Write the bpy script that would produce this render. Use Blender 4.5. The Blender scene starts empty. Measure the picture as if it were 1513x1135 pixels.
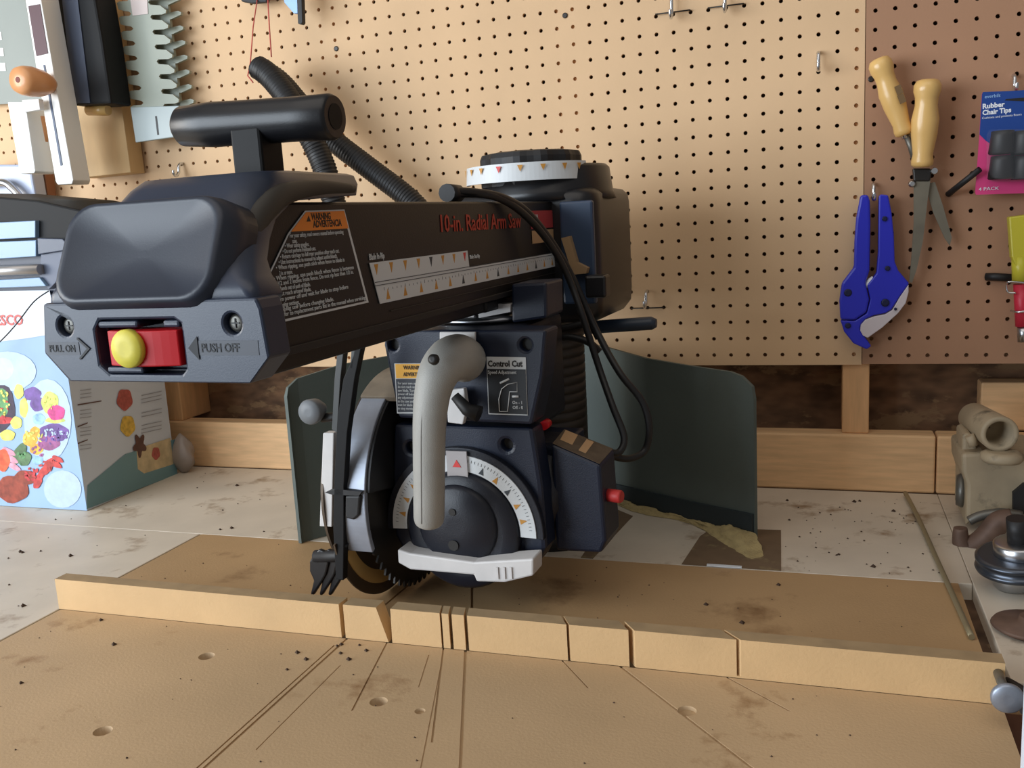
import bpy, bmesh, math, random
from mathutils import Vector, Matrix
random.seed(7)
scn = bpy.context.scene
col = scn.collection
# ------------------------------------------------------------------ camera
FPX, IW, IH = 1362.0, 1513.0, 1135.0
CAM = Vector((.7671, -1.4384, .4330))
YAW, PIT, ROL = -.32891, -.17558, -.05639
_cy, _sy, _cp, _sp = math.cos(YAW), math.sin(YAW), math.cos(PIT), math.sin(PIT)
FW = Vector((_sy*_cp, _cy*_cp, _sp)); _r = Vector((_cy, -_sy, 0)); _u = _r.cross(FW)
RT = _r*math.cos(ROL) + _u*math.sin(ROL); UP = -_r*math.sin(ROL) + _u*math.cos(ROL)
cd = bpy.data.cameras.new('camera'); cam = bpy.data.objects.new('camera', cd); col.objects.link(cam)
cam.matrix_world = Matrix(((RT.x, UP.x, -FW.x, CAM.x), (RT.y, UP.y, -FW.y, CAM.y), (RT.z, UP.z, -FW.z, CAM.z), (0, 0, 0, 1)))
cd.sensor_width = 36.0; cd.lens = FPX/IW*36.0; cd.clip_start = .01
scn.camera = cam
# ------------------------------------------------------------------ light
scn.view_settings.view_transform = 'Standard'; scn.view_settings.look = 'None'
scn.view_settings.gamma = 1; scn.view_settings.exposure = 0.0
wd = bpy.data.worlds.new('world'); scn.world = wd; wd.use_nodes = True
bg = wd.node_tree.nodes['Background']; bg.inputs[0].default_value = (.95, .92, .90, 1); bg.inputs[1].default_value = .21
def area(name, loc, target, sx, sy, power, color):
    l = bpy.data.lights.new(name, 'AREA'); l.shape = 'RECTANGLE'; l.size = sx; l.size_y = sy
    l.energy = power; l.color = color
    o = bpy.data.objects.new(name, l); col.objects.link(o); o.location = loc
    o.rotation_euler = (Vector(target)-Vector(loc)).to_track_quat('-Z', 'Y').to_euler()
    return o
area('daylight_from_doorway', (-1.45, -2.45, .75), (-.1, 0, .35), 2.0, 1.6, 80, (.80, .90, 1.0))
area('left_fill', (-2.1, -1.5, .75), (.2, 0, .35), .9, .9, 22, (1.0, .96, .9))  # added fill lamp close at left, strengthens the falloff along the wall
area('ceiling_bounce', (.4, -1.6, 2.2), (.4, -.4, 0), 2.5, 1.8, 15, (1.0, .92, .83))

# ------------------------------------------------------------------ image-ray helpers: a photo pixel meets a real plane
SA = math.radians(2.3); PV = Vector((.405, -.25, 0))
EA = Vector((math.cos(SA), -math.sin(SA), 0)); EB = Vector((-math.sin(SA), -math.cos(SA), 0))
def ray(px, py): return FW + RT*((px-IW/2)/FPX) - UP*((py-IH/2)/FPX)
def W(ax, val, px, py):
    i = 'xyz'.index(ax); d = ray(px, py); t = (val-CAM[i])/d[i]; return CAM + d*t
def U(ax, val, px, py):          # saw frame: a right, b towards the front, z up -> local (a, -b, z)
    n = {'a': EA, 'b': EB, 'z': Vector((0, 0, 1))}[ax]; c = val + n.dot(PV)
    d = ray(px, py); q = CAM + d*((c-n.dot(CAM))/n.dot(d)) - PV
    return Vector((q.dot(EA), -q.dot(EB), q.z))

# ------------------------------------------------------------------ materials
MATS = {}
def srgb(c):
    return tuple(((v/255)/12.92 if v/255 <= .04045 else ((v/255+.055)/1.055)**2.4) for v in c)
def mat(name, c, rough=.5, metal=0, var=0, vscale=20, bump=0, bscale=200, coat=0, stretch=(1, 1, 1), alpha=None, var2=None, v2scale=3, spec=.5, detail=4):
    if name in MATS: return MATS[name]
    m = bpy.data.materials.new(name); m.use_nodes = True; nt = m.node_tree; N = nt.nodes; L = nt.links
    b = N['Principled BSDF']; lin = srgb(c)
    b.inputs['Base Color'].default_value = (*lin, 1); b.inputs['Roughness'].default_value = rough
    b.inputs['Metallic'].default_value = metal; b.inputs['Coat Weight'].default_value = coat
    b.inputs['Specular IOR Level'].default_value = spec
    tc = N.new('ShaderNodeTexCoord'); mp = N.new('ShaderNodeMapping'); mp.inputs['Scale'].default_value = stretch
    L.new(tc.outputs['Object'], mp.inputs[0])
    src = None
    if var:
        n = N.new('ShaderNodeTexNoise'); n.inputs['Scale'].default_value = vscale; n.inputs['Detail'].default_value = detail
        L.new(mp.outputs[0], n.inputs['Vector'])
        r = N.new('ShaderNodeValToRGB'); r.color_ramp.elements[0].position = .3; r.color_ramp.elements[1].position = .7
        r.color_ramp.elements[0].color = (*[v*(1-var) for v in lin], 1); r.color_ramp.elements[1].color = (*[min(1, v*(1+var)) for v in lin], 1)
        L.new(n.outputs['Fac'], r.inputs[0]); src = r.outputs[0]
        if var2:
            n2 = N.new('ShaderNodeTexNoise'); n2.inputs['Scale'].default_value = v2scale; n2.inputs['Detail'].default_value = 6
            n2.inputs['Roughness'].default_value = .65
            L.new(mp.outputs[0], n2.inputs['Vector'])
            r2 = N.new('ShaderNodeValToRGB'); r2.color_ramp.elements[0].position = var2[1]; r2.color_ramp.elements[1].position = var2[2]
            r2.color_ramp.elements[0].color = (0, 0, 0, 1); r2.color_ramp.elements[1].color = (1, 1, 1, 1)
            L.new(n2.outputs['Fac'], r2.inputs[0])
            mx = N.new('ShaderNodeMixRGB'); L.new(r2.outputs[0], mx.inputs[0]); L.new(src, mx.inputs[1])
            mx.inputs[2].default_value = (*srgb(var2[0]), 1); src = mx.outputs[0]
        L.new(src, b.inputs['Base Color'])
    if bump:
        n = N.new('ShaderNodeTexNoise'); n.inputs['Scale'].default_value = bscale; n.inputs['Detail'].default_value = 3
        L.new(mp.outputs[0], n.inputs['Vector'])
        bp = N.new('ShaderNodeBump'); bp.inputs['Strength'].default_value = bump; bp.inputs['Distance'].default_value = .002
        L.new(n.outputs['Fac'], bp.inputs['Height']); L.new(bp.outputs[0], b.inputs['Normal'])
    if alpha is not None:
        b.inputs['Alpha'].default_value = alpha
    MATS[name] = m; return m
peg_l = mat('tan hardboard', (218, 183, 143), .75, var=.06, vscale=6, bump=.1, bscale=300)
peg_r = mat('brown hardboard', (168, 127, 98), .75, var=.05, vscale=6, bump=.1, bscale=300)
mdf = mat('fibreboard', (187, 158, 121), .62, var=.09, vscale=5, bump=.12, bscale=350, var2=((140, 104, 66), .6, .72), v2scale=9)
mdf_back = mat('rear fibreboard', (176, 144, 104), .6, var=.10, vscale=5, bump=.12, bscale=350, var2=((128, 96, 62), .58, .72), v2scale=8)
mdf_edge = mat('fence board', (208, 173, 126), .6, var=.07, vscale=14, bump=.15, bscale=260)
melamine = mat('grimy white worktop', (208, 197, 180), .5, var=.07, vscale=12, bump=.05, bscale=90, var2=((150, 128, 104), .57, .70), v2scale=14)
pine = mat('pine lumber', (228, 186, 138), .65, var=.12, vscale=14, stretch=(1, 6, 9), bump=.1, bscale=60)
pine_v = mat('pine stud', (220, 172, 122), .65, var=.1, vscale=14, stretch=(9, 6, 1), bump=.1, bscale=60)
osb = mat('strand board', (124, 92, 66), .8, var=.45, vscale=26, stretch=(1, 1, 2.2), detail=1.5, bump=.3, bscale=40, var2=((150, 118, 84), .55, .6), v2scale=12)
bare = mat('bare brown board', (112, 92, 70), .85, var=.15, vscale=25, var2=((150, 135, 95), .55, .7), v2scale=20)
dust = mat('sawdust', (176, 158, 112), .95, var=.15, vscale=90, bump=.7, bscale=400)
concrete = mat('grey floor', (120, 115, 108), .9, var=.1, vscale=4)
deepk = mat('deep black plastic', (6, 6, 8), .6, spec=.3)
black = mat('black plastic', (22, 22, 25), .34, bump=.04, bscale=900)
blackm = mat('matt black plastic', (24, 24, 26), .55, bump=.05, bscale=700)
armc = mat('black arm enamel', (17, 16, 16), .42, bump=.06, bscale=600)
capc = mat('charcoal plastic cap', (42, 50, 67), .36, bump=.04, bscale=1100)
cushc = mat('charcoal moulded panel', (38, 44, 57), .42, bump=.035, bscale=1100)
navy = mat('navy enamel', (22, 30, 49), .42, bump=.1, bscale=700)
navyd = mat('dark navy plastic', (19, 22, 33), .45, bump=.1, bscale=700)
rubber = mat('black rubber', (22, 22, 24), .5)
greyalu = mat('grey cast handle', (158, 156, 150), .45, bump=.25, bscale=1200, var=.06, vscale=40)
white_pl = mat('off white plastic', (205, 202, 200), .5, var=.04, vscale=60)
steel = mat('steel', (190, 192, 196), .3, metal=1)
zinc = mat('zinc wire', (215, 218, 222), .25, metal=1)
silver = mat('brushed guard', (150, 156, 168), .42, metal=.4, var=.08, vscale=50)
dusty = mat('dusty guard top', (120, 108, 92), .8, var=.2, vscale=40)
darkst = mat('dark blade steel', (60, 58, 56), .4, metal=.7)
brass = mat('tan guard ring', (226, 188, 120), .45)
brownm = mat('brown guard metal', (88, 74, 60), .5, metal=.3)
green = mat('dark green rubber sheet', (84, 93, 88), .6, var=.08, vscale=10, bump=.1, bscale=200)
greend = mat('dark slate flap', (38, 48, 52), .6)
red = mat('red plastic', (186, 18, 28), .42, spec=.3)
yellow = mat('yellow button', (214, 200, 70), .5, var=.05, vscale=200)
lab_w = mat('label white', (208, 212, 214), .45)
lab_k = mat('label black', (22, 24, 28), .4)
orange = mat('label orange', (240, 140, 50), .5)
yellab = mat('label amber', (236, 178, 70), .5)
tickor = mat('scale mark amber', (196, 140, 60), .5)
tickdk = mat('scale mark dark', (60, 66, 72), .5)
tickrd = mat('scale mark red', (206, 60, 56), .5)
redtxt = mat('red lettering', (176, 56, 40), .5)
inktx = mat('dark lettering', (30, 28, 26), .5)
inksoft = mat('embossed lettering', (28, 30, 34), .6)
sticker = mat('tan sticker', (186, 150, 110), .6)
blue = mat('blue moulded plastic', (38, 44, 190), .38)
greyblade = mat('pale grey jaw', (206, 196, 200), .45)
beech = mat('varnished beech', (224, 182, 112), .35, var=.08, vscale=20, stretch=(1, 1, .3), coat=.3)
beech2 = mat('orange varnished wood', (220, 156, 104), .4, var=.06, vscale=20, coat=.2)
plank = mat('pale plank', (205, 172, 124), .6, var=.06, vscale=12, stretch=(4, 4, 1))
cream = mat('cream painted metal', (240, 240, 236), .45)
greysh = mat('grey sheet metal', (140, 146, 140), .5, var=.05, vscale=10)
comb = mat('grey green cast template', (150, 156, 142), .45, var=.06, vscale=14)
oldst = mat('old tool steel', (110, 108, 102), .42, metal=.6, var=.12, vscale=40)
rust = mat('rusty iron', (104, 82, 70), .6, metal=.3, var=.2, vscale=60)
visem = mat('grey green cast iron', (164, 148, 122), .6, metal=0, var=.12, vscale=22, bump=.2, bscale=150, var2=((86, 80, 66), .55, .7), v2scale=18)
lav = mat('lavender plastic film', (176, 186, 208), .3)
boxblue = mat('box light blue print', (152, 182, 216), .42, var=.12, vscale=7)
boxside = mat('box pale side print', (196, 206, 218), .5, var=.04, vscale=5)
teal = mat('print teal', (104, 142, 150), .5)
cardblue = mat('card blue', (24, 66, 142), .45)
cardpink = mat('card pink', (216, 66, 128), .45)
cardwht = mat('card lettering white', (235, 238, 245), .5)
glossb = mat('sky blue strip', (130, 160, 190), .3)
yelpl = mat('translucent yellow plastic', (206, 196, 60), .3, alpha=.85)
stringc = mat('red string', (196, 92, 82), .8)
clear = mat('clear blister', (225, 230, 240), .05, alpha=.05)
whitep = mat('white panel', (225, 232, 245), .5)
chip = mat('dark chips', (66, 48, 36), .9)

# ------------------------------------------------------------------ mesh helpers
class MB:
    def __init__(s): s.v = []; s.f = []; s.m = []; s.sm = []; s.cur = 0; s.smooth = False
    def add(s, vs, fs, sm=None):
        o = len(s.v); s.v += [tuple(v) for v in vs]
        for f in fs: s.f.append(tuple(i+o for i in f)); s.m.append(s.cur); s.sm.append(s.smooth if sm is None else sm)
        return s
    def box(s, x0, x1, y0, y1, z0, z1):
        vs = [(x, y, z) for x in (x0, x1) for y in (y0, y1) for z in (z0, z1)]
        return s.add(vs, [(0, 1, 3, 2), (4, 6, 7, 5), (0, 4, 5, 1), (2, 3, 7, 6), (0, 2, 6, 4), (1, 5, 7, 3)])
    def prism(s, pts, off):          # polygon of 3-D points swept by vector off
        off = Vector(off); n = len(pts); a = [Vector(p) for p in pts]
        vs = a + [p+off for p in a]
        return s.add(vs, [tuple(range(n))[::-1], tuple(range(n, 2*n))] + [(i, (i+1) % n, n+(i+1) % n, n+i) for i in range(n)])
    def loft(s, rings, caps=True, closed=True, sm=None):
        n = len(rings[0]); vs = [p for r in rings for p in r]; fs = []
        for k in range(len(rings)-1):
            for i in range(n if closed else n-1):
                j = (i+1) % n; fs.append((k*n+i, k*n+j, (k+1)*n+j, (k+1)*n+i))
        s.add(vs, fs, sm)
        if caps:
            s.add(rings[0], [tuple(range(n))[::-1]], False); s.add(rings[-1], [tuple(range(n))], False)
        return s
    def lathe(s, org, axis, prof, n=24, caps=True, sm=True):   # prof: (distance along axis, radius)
        org = Vector(org); ax = Vector(axis).normalized(); q = ax.to_track_quat('Z', 'Y')
        rings = [[org + q @ Vector((r*math.cos(2*math.pi*i/n), r*math.sin(2*math.pi*i/n), d)) for i in range(n)] for d, r in prof]
        return s.loft(rings, caps, True, sm)
    def tube(s, path, r, n=12, sm=True, caps=True, flat=1.0):
        P = [Vector(p) for p in path]; rings = []
        up = Vector((0, 0, 1)); prevx = None
        for i, p in enumerate(P):
            t = (P[min(i+1, len(P)-1)] - P[max(i-1, 0)]).normalized()
            if prevx is None:
                x = t.cross(up); 
                if x.length < .05: x = t.cross(Vector((0, 1, 0)))
            else: x = prevx - t*prevx.dot(t)
            x.normalize(); y = t.cross(x); prevx = x
            rr = r[i] if isinstance(r, (list, tuple)) else r
            rings.append([p + x*(rr*math.cos(2*math.pi*k/n)) + y*(rr*flat*math.sin(2*math.pi*k/n)) for k in range(n)])
        return s.loft(rings, caps, True, sm)
    def build(s, name, mats, parent=None, bevel=0, seg=2, sub=0, tri=False):
        me = bpy.data.meshes.new(name); me.from_pydata(s.v, [], s.f)
        for m in (mats if isinstance(mats, (list, tuple)) else [mats]): me.materials.append(m)
        me.polygons.foreach_set('material_index', s.m); me.polygons.foreach_set('use_smooth', s.sm); me.update()
        bm = bmesh.new(); bm.from_mesh(me); bmesh.ops.remove_doubles(bm, verts=bm.verts, dist=1e-6)
        bmesh.ops.recalc_face_normals(bm, faces=bm.faces); bm.to_mesh(me); bm.free()
        o = bpy.data.objects.new(name, me); col.objects.link(o)
        if parent is not None: o.parent = parent
        if bevel:
            b = o.modifiers.new('bevel', 'BEVEL'); b.width = bevel; b.segments = seg; b.limit_method = 'ANGLE'; b.angle_limit = .5
            b.harden_normals = False
        if sub:
            b = o.modifiers.new('sub', 'SUBSURF'); b.levels = sub; b.render_levels = sub
        return o
def smoothpath(pts, n=6):
    P = [Vector(p) for p in pts]; out = []
    for i in range(len(P)-1):
        p0, p1, p2, p3 = P[max(i-1, 0)], P[i], P[i+1], P[min(i+2, len(P)-1)]
        for k in range(n):
            t = k/n; out.append(.5*((2*p1) + (p2-p0)*t + (2*p0-5*p1+4*p2-p3)*t*t + (3*p1-p0-3*p2+p3)*t**3))
    out.append(P[-1]); return out
def rrect(cx, cy, hx, hy, r, n=5):
    out = []
    for q, (sx, sy) in enumerate(((1, 1), (-1, 1), (-1, -1), (1, -1))):
        for k in range(n+1):
            a = math.pi/2*(q + k/n); out.append((cx+sx*(hx-r)+r*math.cos(a), cy+sy*(hy-r)+r*math.sin(a)))
    return out
def tag(o, label=None, cat=None, group=None, kind=None):
    if label: o['label'] = label
    if cat: o['category'] = cat
    if group: o['group'] = group
    if kind: o['kind'] = kind
    return o
def empty(name, loc, rz=0):
    o = bpy.data.objects.new(name, None); col.objects.link(o); o.location = loc; o.rotation_euler.z = rz
    o.empty_display_size = .05; return o
class Cuts:                          # a list of separate cutters
    def __init__(s): s.L = []
    def prism(s, pts, off): s.L.append(MB().prism(pts, off)); return s
    def lathe(s, *a, **k): s.L.append(MB().lathe(*a, **k)); return s
    def box(s, *a): s.L.append(MB().box(*a)); return s
def carve(o, cuts):                  # cut real grooves and holes one after another, then drop the cutters
    for mb in cuts.L:
        c = mb.build('cutter', []); c.parent = o.parent
        md = o.modifiers.new('cut', 'BOOLEAN'); md.operation = 'DIFFERENCE'; md.solver = 'EXACT'; md.object = c
        bpy.context.view_layer.update(); dg = bpy.context.evaluated_depsgraph_get()
        me = bpy.data.meshes.new_from_object(o.evaluated_get(dg)); old = o.data
        o.modifiers.clear(); n_ = old.name; o.data = me
        bpy.data.objects.remove(c); bpy.data.meshes.remove(old); me.name = n_
TROT = {'b': Matrix(((1, 0, 0), (0, 0, -1), (0, 1, 0))),            # faces -y, reads along +x
        'a': Matrix(((0, 0, 1), (1, 0, 0), (0, 1, 0)))}             # faces +x, reads along +y
def text(s, loc, face, size, m, parent, name='lettering', ext=.0002, align='LEFT', sx=1, spacing=1, bold=0, tilt=0, line=1):
    c = bpy.data.curves.new('t', 'FONT'); c.body = s; c.size = size; c.extrude = ext; c.align_x = align
    c.space_character = spacing; c.offset = bold; c.space_line = line; c.resolution_u = 2
    t = bpy.data.objects.new('t', c); col.objects.link(t); bpy.context.view_layer.update()
    me = bpy.data.meshes.new_from_object(t.evaluated_get(bpy.context.evaluated_depsgraph_get()))
    bpy.data.objects.remove(t); bpy.data.curves.remove(c)
    M = TROT[face].to_4x4() @ Matrix.Rotation(tilt, 4, 'Z') @ Matrix.Diagonal((sx, 1, 1, 1)); me.transform(Matrix.Translation(loc) @ M)
    me.materials.clear(); me.materials.append(m); me.name = name
    o = bpy.data.objects.new(name, me); col.objects.link(o)
    if parent is not None: o.parent = parent
    return o

def join(o, kids):                   # printed marks belong to the mesh they are printed on
    bm = bmesh.new(); bm.from_mesh(o.data)
    for k in kids:
        off = len(o.data.materials)
        for m in k.data.materials: o.data.materials.append(m)
        n0 = len(bm.faces); bm.from_mesh(k.data); bm.faces.ensure_lookup_table()
        for f_ in bm.faces[n0:]: f_.material_index += off
    bm.to_mesh(o.data); bm.free()
    for k in kids: me = k.data; bpy.data.objects.remove(k); bpy.data.meshes.remove(me)
def textfit(s, p, q, face, size, m, parent, name='lettering', **k):
    """lettering stretched to run from p to q on its face"""
    d = Vector(q)-Vector(p); h = d.y if face == 'a' else d.x; t = math.atan2(d.z, h)
    o = text(s, Vector((0, 0, 0)), face, size, m, parent, name, **k)
    vs = [(v.co.y if face == 'a' else v.co.x) for v in o.data.vertices]; w_ = max(vs)-min(vs)
    f_ = math.hypot(h, d.z)/w_; M = TROT[face].to_4x4()
    o.data.transform(Matrix.Translation(p) @ M @ Matrix.Rotation(t, 4, 'Z') @ Matrix.Diagonal((f_, 1, 1, 1)) @ M.inverted())
    return o
# ================================================================== setting
f = MB().box(-2.2, 2.2, -3.2, .1, -.92, -.9).build('floor', concrete); tag(f, kind='structure')
# wall behind: sheathing, studs, blocking
w = MB().box(-1.6, 2.0, .094, .11, -.9, 1.6).build('wall_back', osb); tag(w, kind='structure')
STUDS = [-.437, -.03, .378, .797, 1.205]
for i, x in enumerate(STUDS):
    tag(MB().box(x, x+.038, .006, .094, .088, 1.6).build('trim_%d' % (i+1), pine_v, bevel=.002), kind='structure')
bb = MB().box(-1.6, .9265, -.001, .037, .0, .088).build('baseboard_left', pine, bevel=.003); tag(bb, kind='structure')
bb = MB().box(.9285, 2.0, -.001, .037, .0, .088).build('baseboard_right', pine, bevel=.003); tag(bb, kind='structure')
bb = MB().box(.99, 2.0, .040, .078, .088, .16).build('trim_6', pine, bevel=.003); tag(bb, kind='structure')

def pegboard(name, x0, x1, ztop, zbot, cx0, cz0, m):
    """hardboard sheet with real quarter-inch holes on a one-inch grid through (cx0, cz0)"""
    p = .0254; R = .0031; T = .0055; mb = MB(); n = 8
    i0 = math.ceil((x0-cx0)/p - .5 + 1e-6); i1 = math.floor((x1-cx0)/p + .5 - 1e-6)
    j0 = math.ceil((zbot-cz0)/p - .5 + 1e-6); j1 = math.floor((ztop-cz0)/p + .5 - 1e-6)
    for i in range(i0, i1+1):
        for j in range(j0, j1+1):
            cx, cz = cx0+i*p, cz0+j*p
            L_, R_, B_, T_ = max(x0, cx-p/2), min(x1, cx+p/2), max(zbot, cz-p/2), min(ztop, cz+p/2)
            if R_-L_ < 1e-4 or T_-B_ < 1e-4: continue
            if cx-R < L_+.0003 or cx+R > R_-.0003 or cz-R < B_+.0003 or cz+R > T_-.0003:
                mb.add([(L_, 0, B_), (R_, 0, B_), (R_, 0, T_), (L_, 0, T_)], [(0, 1, 2, 3)], False); continue
            hole = []; out = []
            for k in range(n):
                a = math.pi/4*k + math.pi/8*0; hole.append((cx+R*math.cos(a), cz+R*math.sin(a)))
            out = [(R_, cz), (R_, T_), (cx, T_), (L_, T_), (L_, cz), (L_, B_), (cx, B_), (R_, B_)]
            vs = [(x, 0, z) for x, z in hole] + [(x, 0, z) for x, z in out] + [(x, T, z) for x, z in hole]
            fs = [(k, (k+1) % n, n+(k+1) % n, n+k) for k in range(n)] + [(k, 2*n+k, 2*n+(k+1) % n, (k+1) % n) for k in range(n)]
            mb.add(vs, fs, False)
    mb.box(x0, x1, T, T+.0001, zbot, zbot+.004)
    mb.add([(x0, 0, zbot), (x1, 0, zbot), (x1, T, zbot), (x0, T, zbot)], [(0, 1, 2, 3)], False)
    me = bpy.data.meshes.new(name); me.from_pydata(mb.v, [], mb.f); me.materials.append(m)
    o = bpy.data.objects.new(name, me); col.objects.link(o); tag(o, kind='structure'); return o
pegboard('wall_pegboard_left', -1.3, .8235, 1.3, .194, 0, .794-.0254*23, peg_l)
pq = W('y', 0, 1200+507/5.82, 380+848/5.82)
pegboard('wall_pegboard_right', .8245, 2.0, 1.3, .195, pq.x, pq.z, peg_r)

# ------------------------------------------------------------------ workbench
wb = empty('workbench', (0, -.2, -.02)); tag(wb, 'long grimy off-white workbench top running along the pegboard wall', 'workbench')
def wpart(name, boxes, m, z0, z1, bev=.001):
    mb = MB()
    for x0, x1, y0, y1 in boxes: mb.box(x0, x1, y0+.2, y1+.2, z0+.02, z1+.02)
    return mb.build(name, m, wb, bevel=bev)
wpart('worktop', [(-1.5, .93, -.346, -.002), (-1.5, -.1085, -1.3, -.3465)], melamine, -.02, 0)
tg = wpart('worktop', [(.9305, 1.7, -.575, -.002)], melamine, -.02, 0); 
wpart('front_rail', [(.93, 1.7, -.572, -.535)], pine, -.11, -.021)
wpart('side_rail', [(.922, .96, -1.3, -.576)], mat('dark red brown board', (98, 62, 44), .7, var=.1, vscale=10), -.3, -.03)
mb = MB()
pts = [(.603, -.345), (.613, -.24), (.625, -.205), (.716, -.198), (.722, -.345)]
mb.prism([(x, y+.2, .0201) for x, y in pts], (0, 0, .0006))
pts = [(.474, -.345), (.49, -.345), (.508, -.17), (.475, -.14)]
mb.prism([(x, y+.2, .0201) for x, y in pts], (0, 0, .0006))
mb.build('bare_patch', bare, wb)
for x in (-1.2, 1.5):
    for y in (-.1, -.5): MB().box(x-.045, x+.045, y-.045+.2, y+.045+.2, -.88, 0).build('leg', pine_v, wb, bevel=.002)
# saw table boards and fence
tb = MB().box(-.105, .915, -1.02, -.6195, -.018, 0).build('saw_table_board', mdf)
cut = Cuts()
def kerf(p, q, wd=.0028, d=.003, z=0):
    p, q = Vector((*p, 0)), Vector((*q, 0)); t = (q-p).normalized(); s = Vector((-t.y, t.x, 0))*wd/2
    p = p - t*.004
    cut.prism([p-s+Vector((0, 0, z-d)), q-s+Vector((0, 0, z-d)), q+s+Vector((0, 0, z-d)), p+s+Vector((0, 0, z-d))], (0, 0, d+.01))
KF = [((.284, -.62), (.281, -1.03)), ((.278, -.64), (.275, -1.03)), ((.421, -.62), (.570, -1.03)), ((.397, -.622), (.454, -.785)), ((.410, -.66), (.475, -.87)),
      ((.332, -.622), (.361, -.753)), ((.307, -.68), (.31, -.83)), ((.526, -.622), (.562, -.667)), ((.585, -.622), (.92, -.975)), ((.687, -.622), (.742, -.668)), ((.388, -.64), (.404, -.70))]
for i, (a, b) in enumerate(KF):
    kerf(a, b, .0013 if i in (4, 6, 10) else (.0018 if i in (1,3,5,7,9) else .0028), .0006 if i in (4, 6, 10) else .0013)
for (x, y, r, d) in [(.155, -.688, .0085, .012), (.153, -.836, .0085, .012), (.378, -.733, .0085, .012), (.656, -.687, .0085, .004), (.423, -.74, .005, .003), (.155, -.905, .0085, .012)]:
    cut.lathe((x, y, -d), (0, 0, 1), [(0, r), (d+.01, r)], 20)
carve(tb, cut); tag(tb, 'tan fibreboard saw table board in the foreground scored with angled saw kerfs', 'table board')
rb = MB().box(-.105, .915, -.600, -.3475, -.018, 0).build('saw_table_board', mdf_back)
cut = Cuts()
for p, q in [((.283, -.602), (.29, -.40)), ((.421, -.602), (.36, -.44)), ((.526, -.602), (.50, -.56))]: kerf(p, q)
carve(rb, cut); tag(rb, 'tan fibreboard table board lying behind the fence under the saw blade', 'table board')
fe = MB().box(-.108, .9165, -.6190, -.6005, .0003, .0385).build('saw_fence', mdf_edge, bevel=0)
cut = Cuts()
for x, ang, wd, z0 in [(.280, -2, .005, .0), (.393, 20, .0022, .0), (.4035, 20, .0036, .0), (.4205, 20, .0036, 0), (.526, 38, .003, 0), (.588, 44, .006, 0), (.687, 50, .004, .004)]:
    t = math.tan(math.radians(ang)); dx = t*.03
    cut.prism([(x+dx*.5-wd/2, -.63, z0-.002), (x+dx*.5+wd/2, -.63, z0-.002), (x-dx*.5+wd/2, -.59, z0-.002), (x-dx*.5-wd/2, -.59, z0-.002)], (0, 0, .06))
cut.prism([(.318, -.63, .05), (.334, -.63, -.002), (.3375, -.63, -.002), (.3385, -.63, .05)], (0, .05, 0))
carve(fe, cut); fe.data.materials.append(mat('dusty fence top', (158, 134, 100), .8, var=.12, vscale=40))
for p_ in fe.data.polygons:
    if p_.normal.z > .9 and p_.center.z > .03: p_.material_index = 1
tag(fe, 'long pale wooden fence strip with saw cuts standing across the saw table', 'fence')

# steel rod, screw, knob at fence end, white panel
mb = MB(); p = [(.885, -.022, .006), (.893, -.14, .0045), (.9, -.3, .0038), (.9085, -.495, .0036)]
mb.tube(smoothpath(p), .0032, 8); o = mb.build('steel_rod', mat('dull wire', (150, 140, 112), .45, metal=.5)); tag(o, 'thin dull metal rod lying across the worktop and rear table board', 'rod')
p0, p1 = W('z', .002, 1043, 839), W('z', .002, 1095, 842)
o = MB().box(p0.x, p1.x, -.3465, -.3415, .0006, .0022).build('metal_strip', mat('bright aluminium', (226, 232, 238), .4)); tag(o, 'tiny bright metal strip at the back edge of the rear table board', 'metal strip')
k = empty('clamp_knob', (.935, -.645, -.012)); tag(k, 'round grey metal knob at the right end of the fence', 'knob')
c = W('y', -.66, 1488, 1030); k.location = c
MB().lathe((0, 0, 0), (0, -1, 0), [(-.012, .006), (-.002, .011), (0, .0125), (.003, .0128), (.005, .011), (.0055, .004)], 28).build('knob_head', mat('worn grey metal', (150, 158, 172), .4, metal=.6, var=.1, vscale=80), k)
MB().lathe((0, .01, 0), (0, 1, 0), [(0, .004), (.035, .004)], 12).build('bolt', oldst, k)
mb = MB(); cc = W('z', .012, 1468, 1000)
mb.tube([(.9215+.014*math.sin(t*.35), -.598+.0-.05*(t/8), .012) for t in range(9)], .004, 8)
o = mb.build('rubber_bumper', rubber); tag(o, 'curved black rubber piece at the right end of the fence', 'bumper')
q = W('y', -.80, 1509, 1135)
o = MB().box(q.x, q.x+.02, -.90, -.795, -.3, W('y', -.8, 1510, 955).z).build('white_panel', whitep, bevel=.002); tag(o, 'white panel edge standing at the right border of the photo', 'panel')

# ================================================================== radial arm saw
saw = empty('radial_arm_saw', PV, -SA)
tag(saw, 'black radial arm saw with yellow and red switch reaching over the table', 'saw')
# local coordinates: x = a (right), y = -b (front is negative y), z up
def sbox(name, a0, a1, b0, b1, z0, z1, m, bev=.002, parent=saw, seg=2): return MB().box(a0, a1, -b1, -b0, z0, z1).build(name, m, parent, bevel=bev, seg=seg)
# arm
mb = MB().box(-.045, .045, -.685, .03, .352, .4535)
mb.box(-.034, .034, -.66, .02, .338, .352)
arm = mb.build('arm', armc, saw, bevel=.002)
mb = MB().box(-.0475, .0475, -.655, .02, .3515, .357); mb.box(.0452, .0465, -.50, .02, .3645, .3655)
mb.build('arm_rail', blackm, saw, bevel=.001)
XS = .0456
def SU(px, py): v = U('a', XS, px, py); return v
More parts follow.
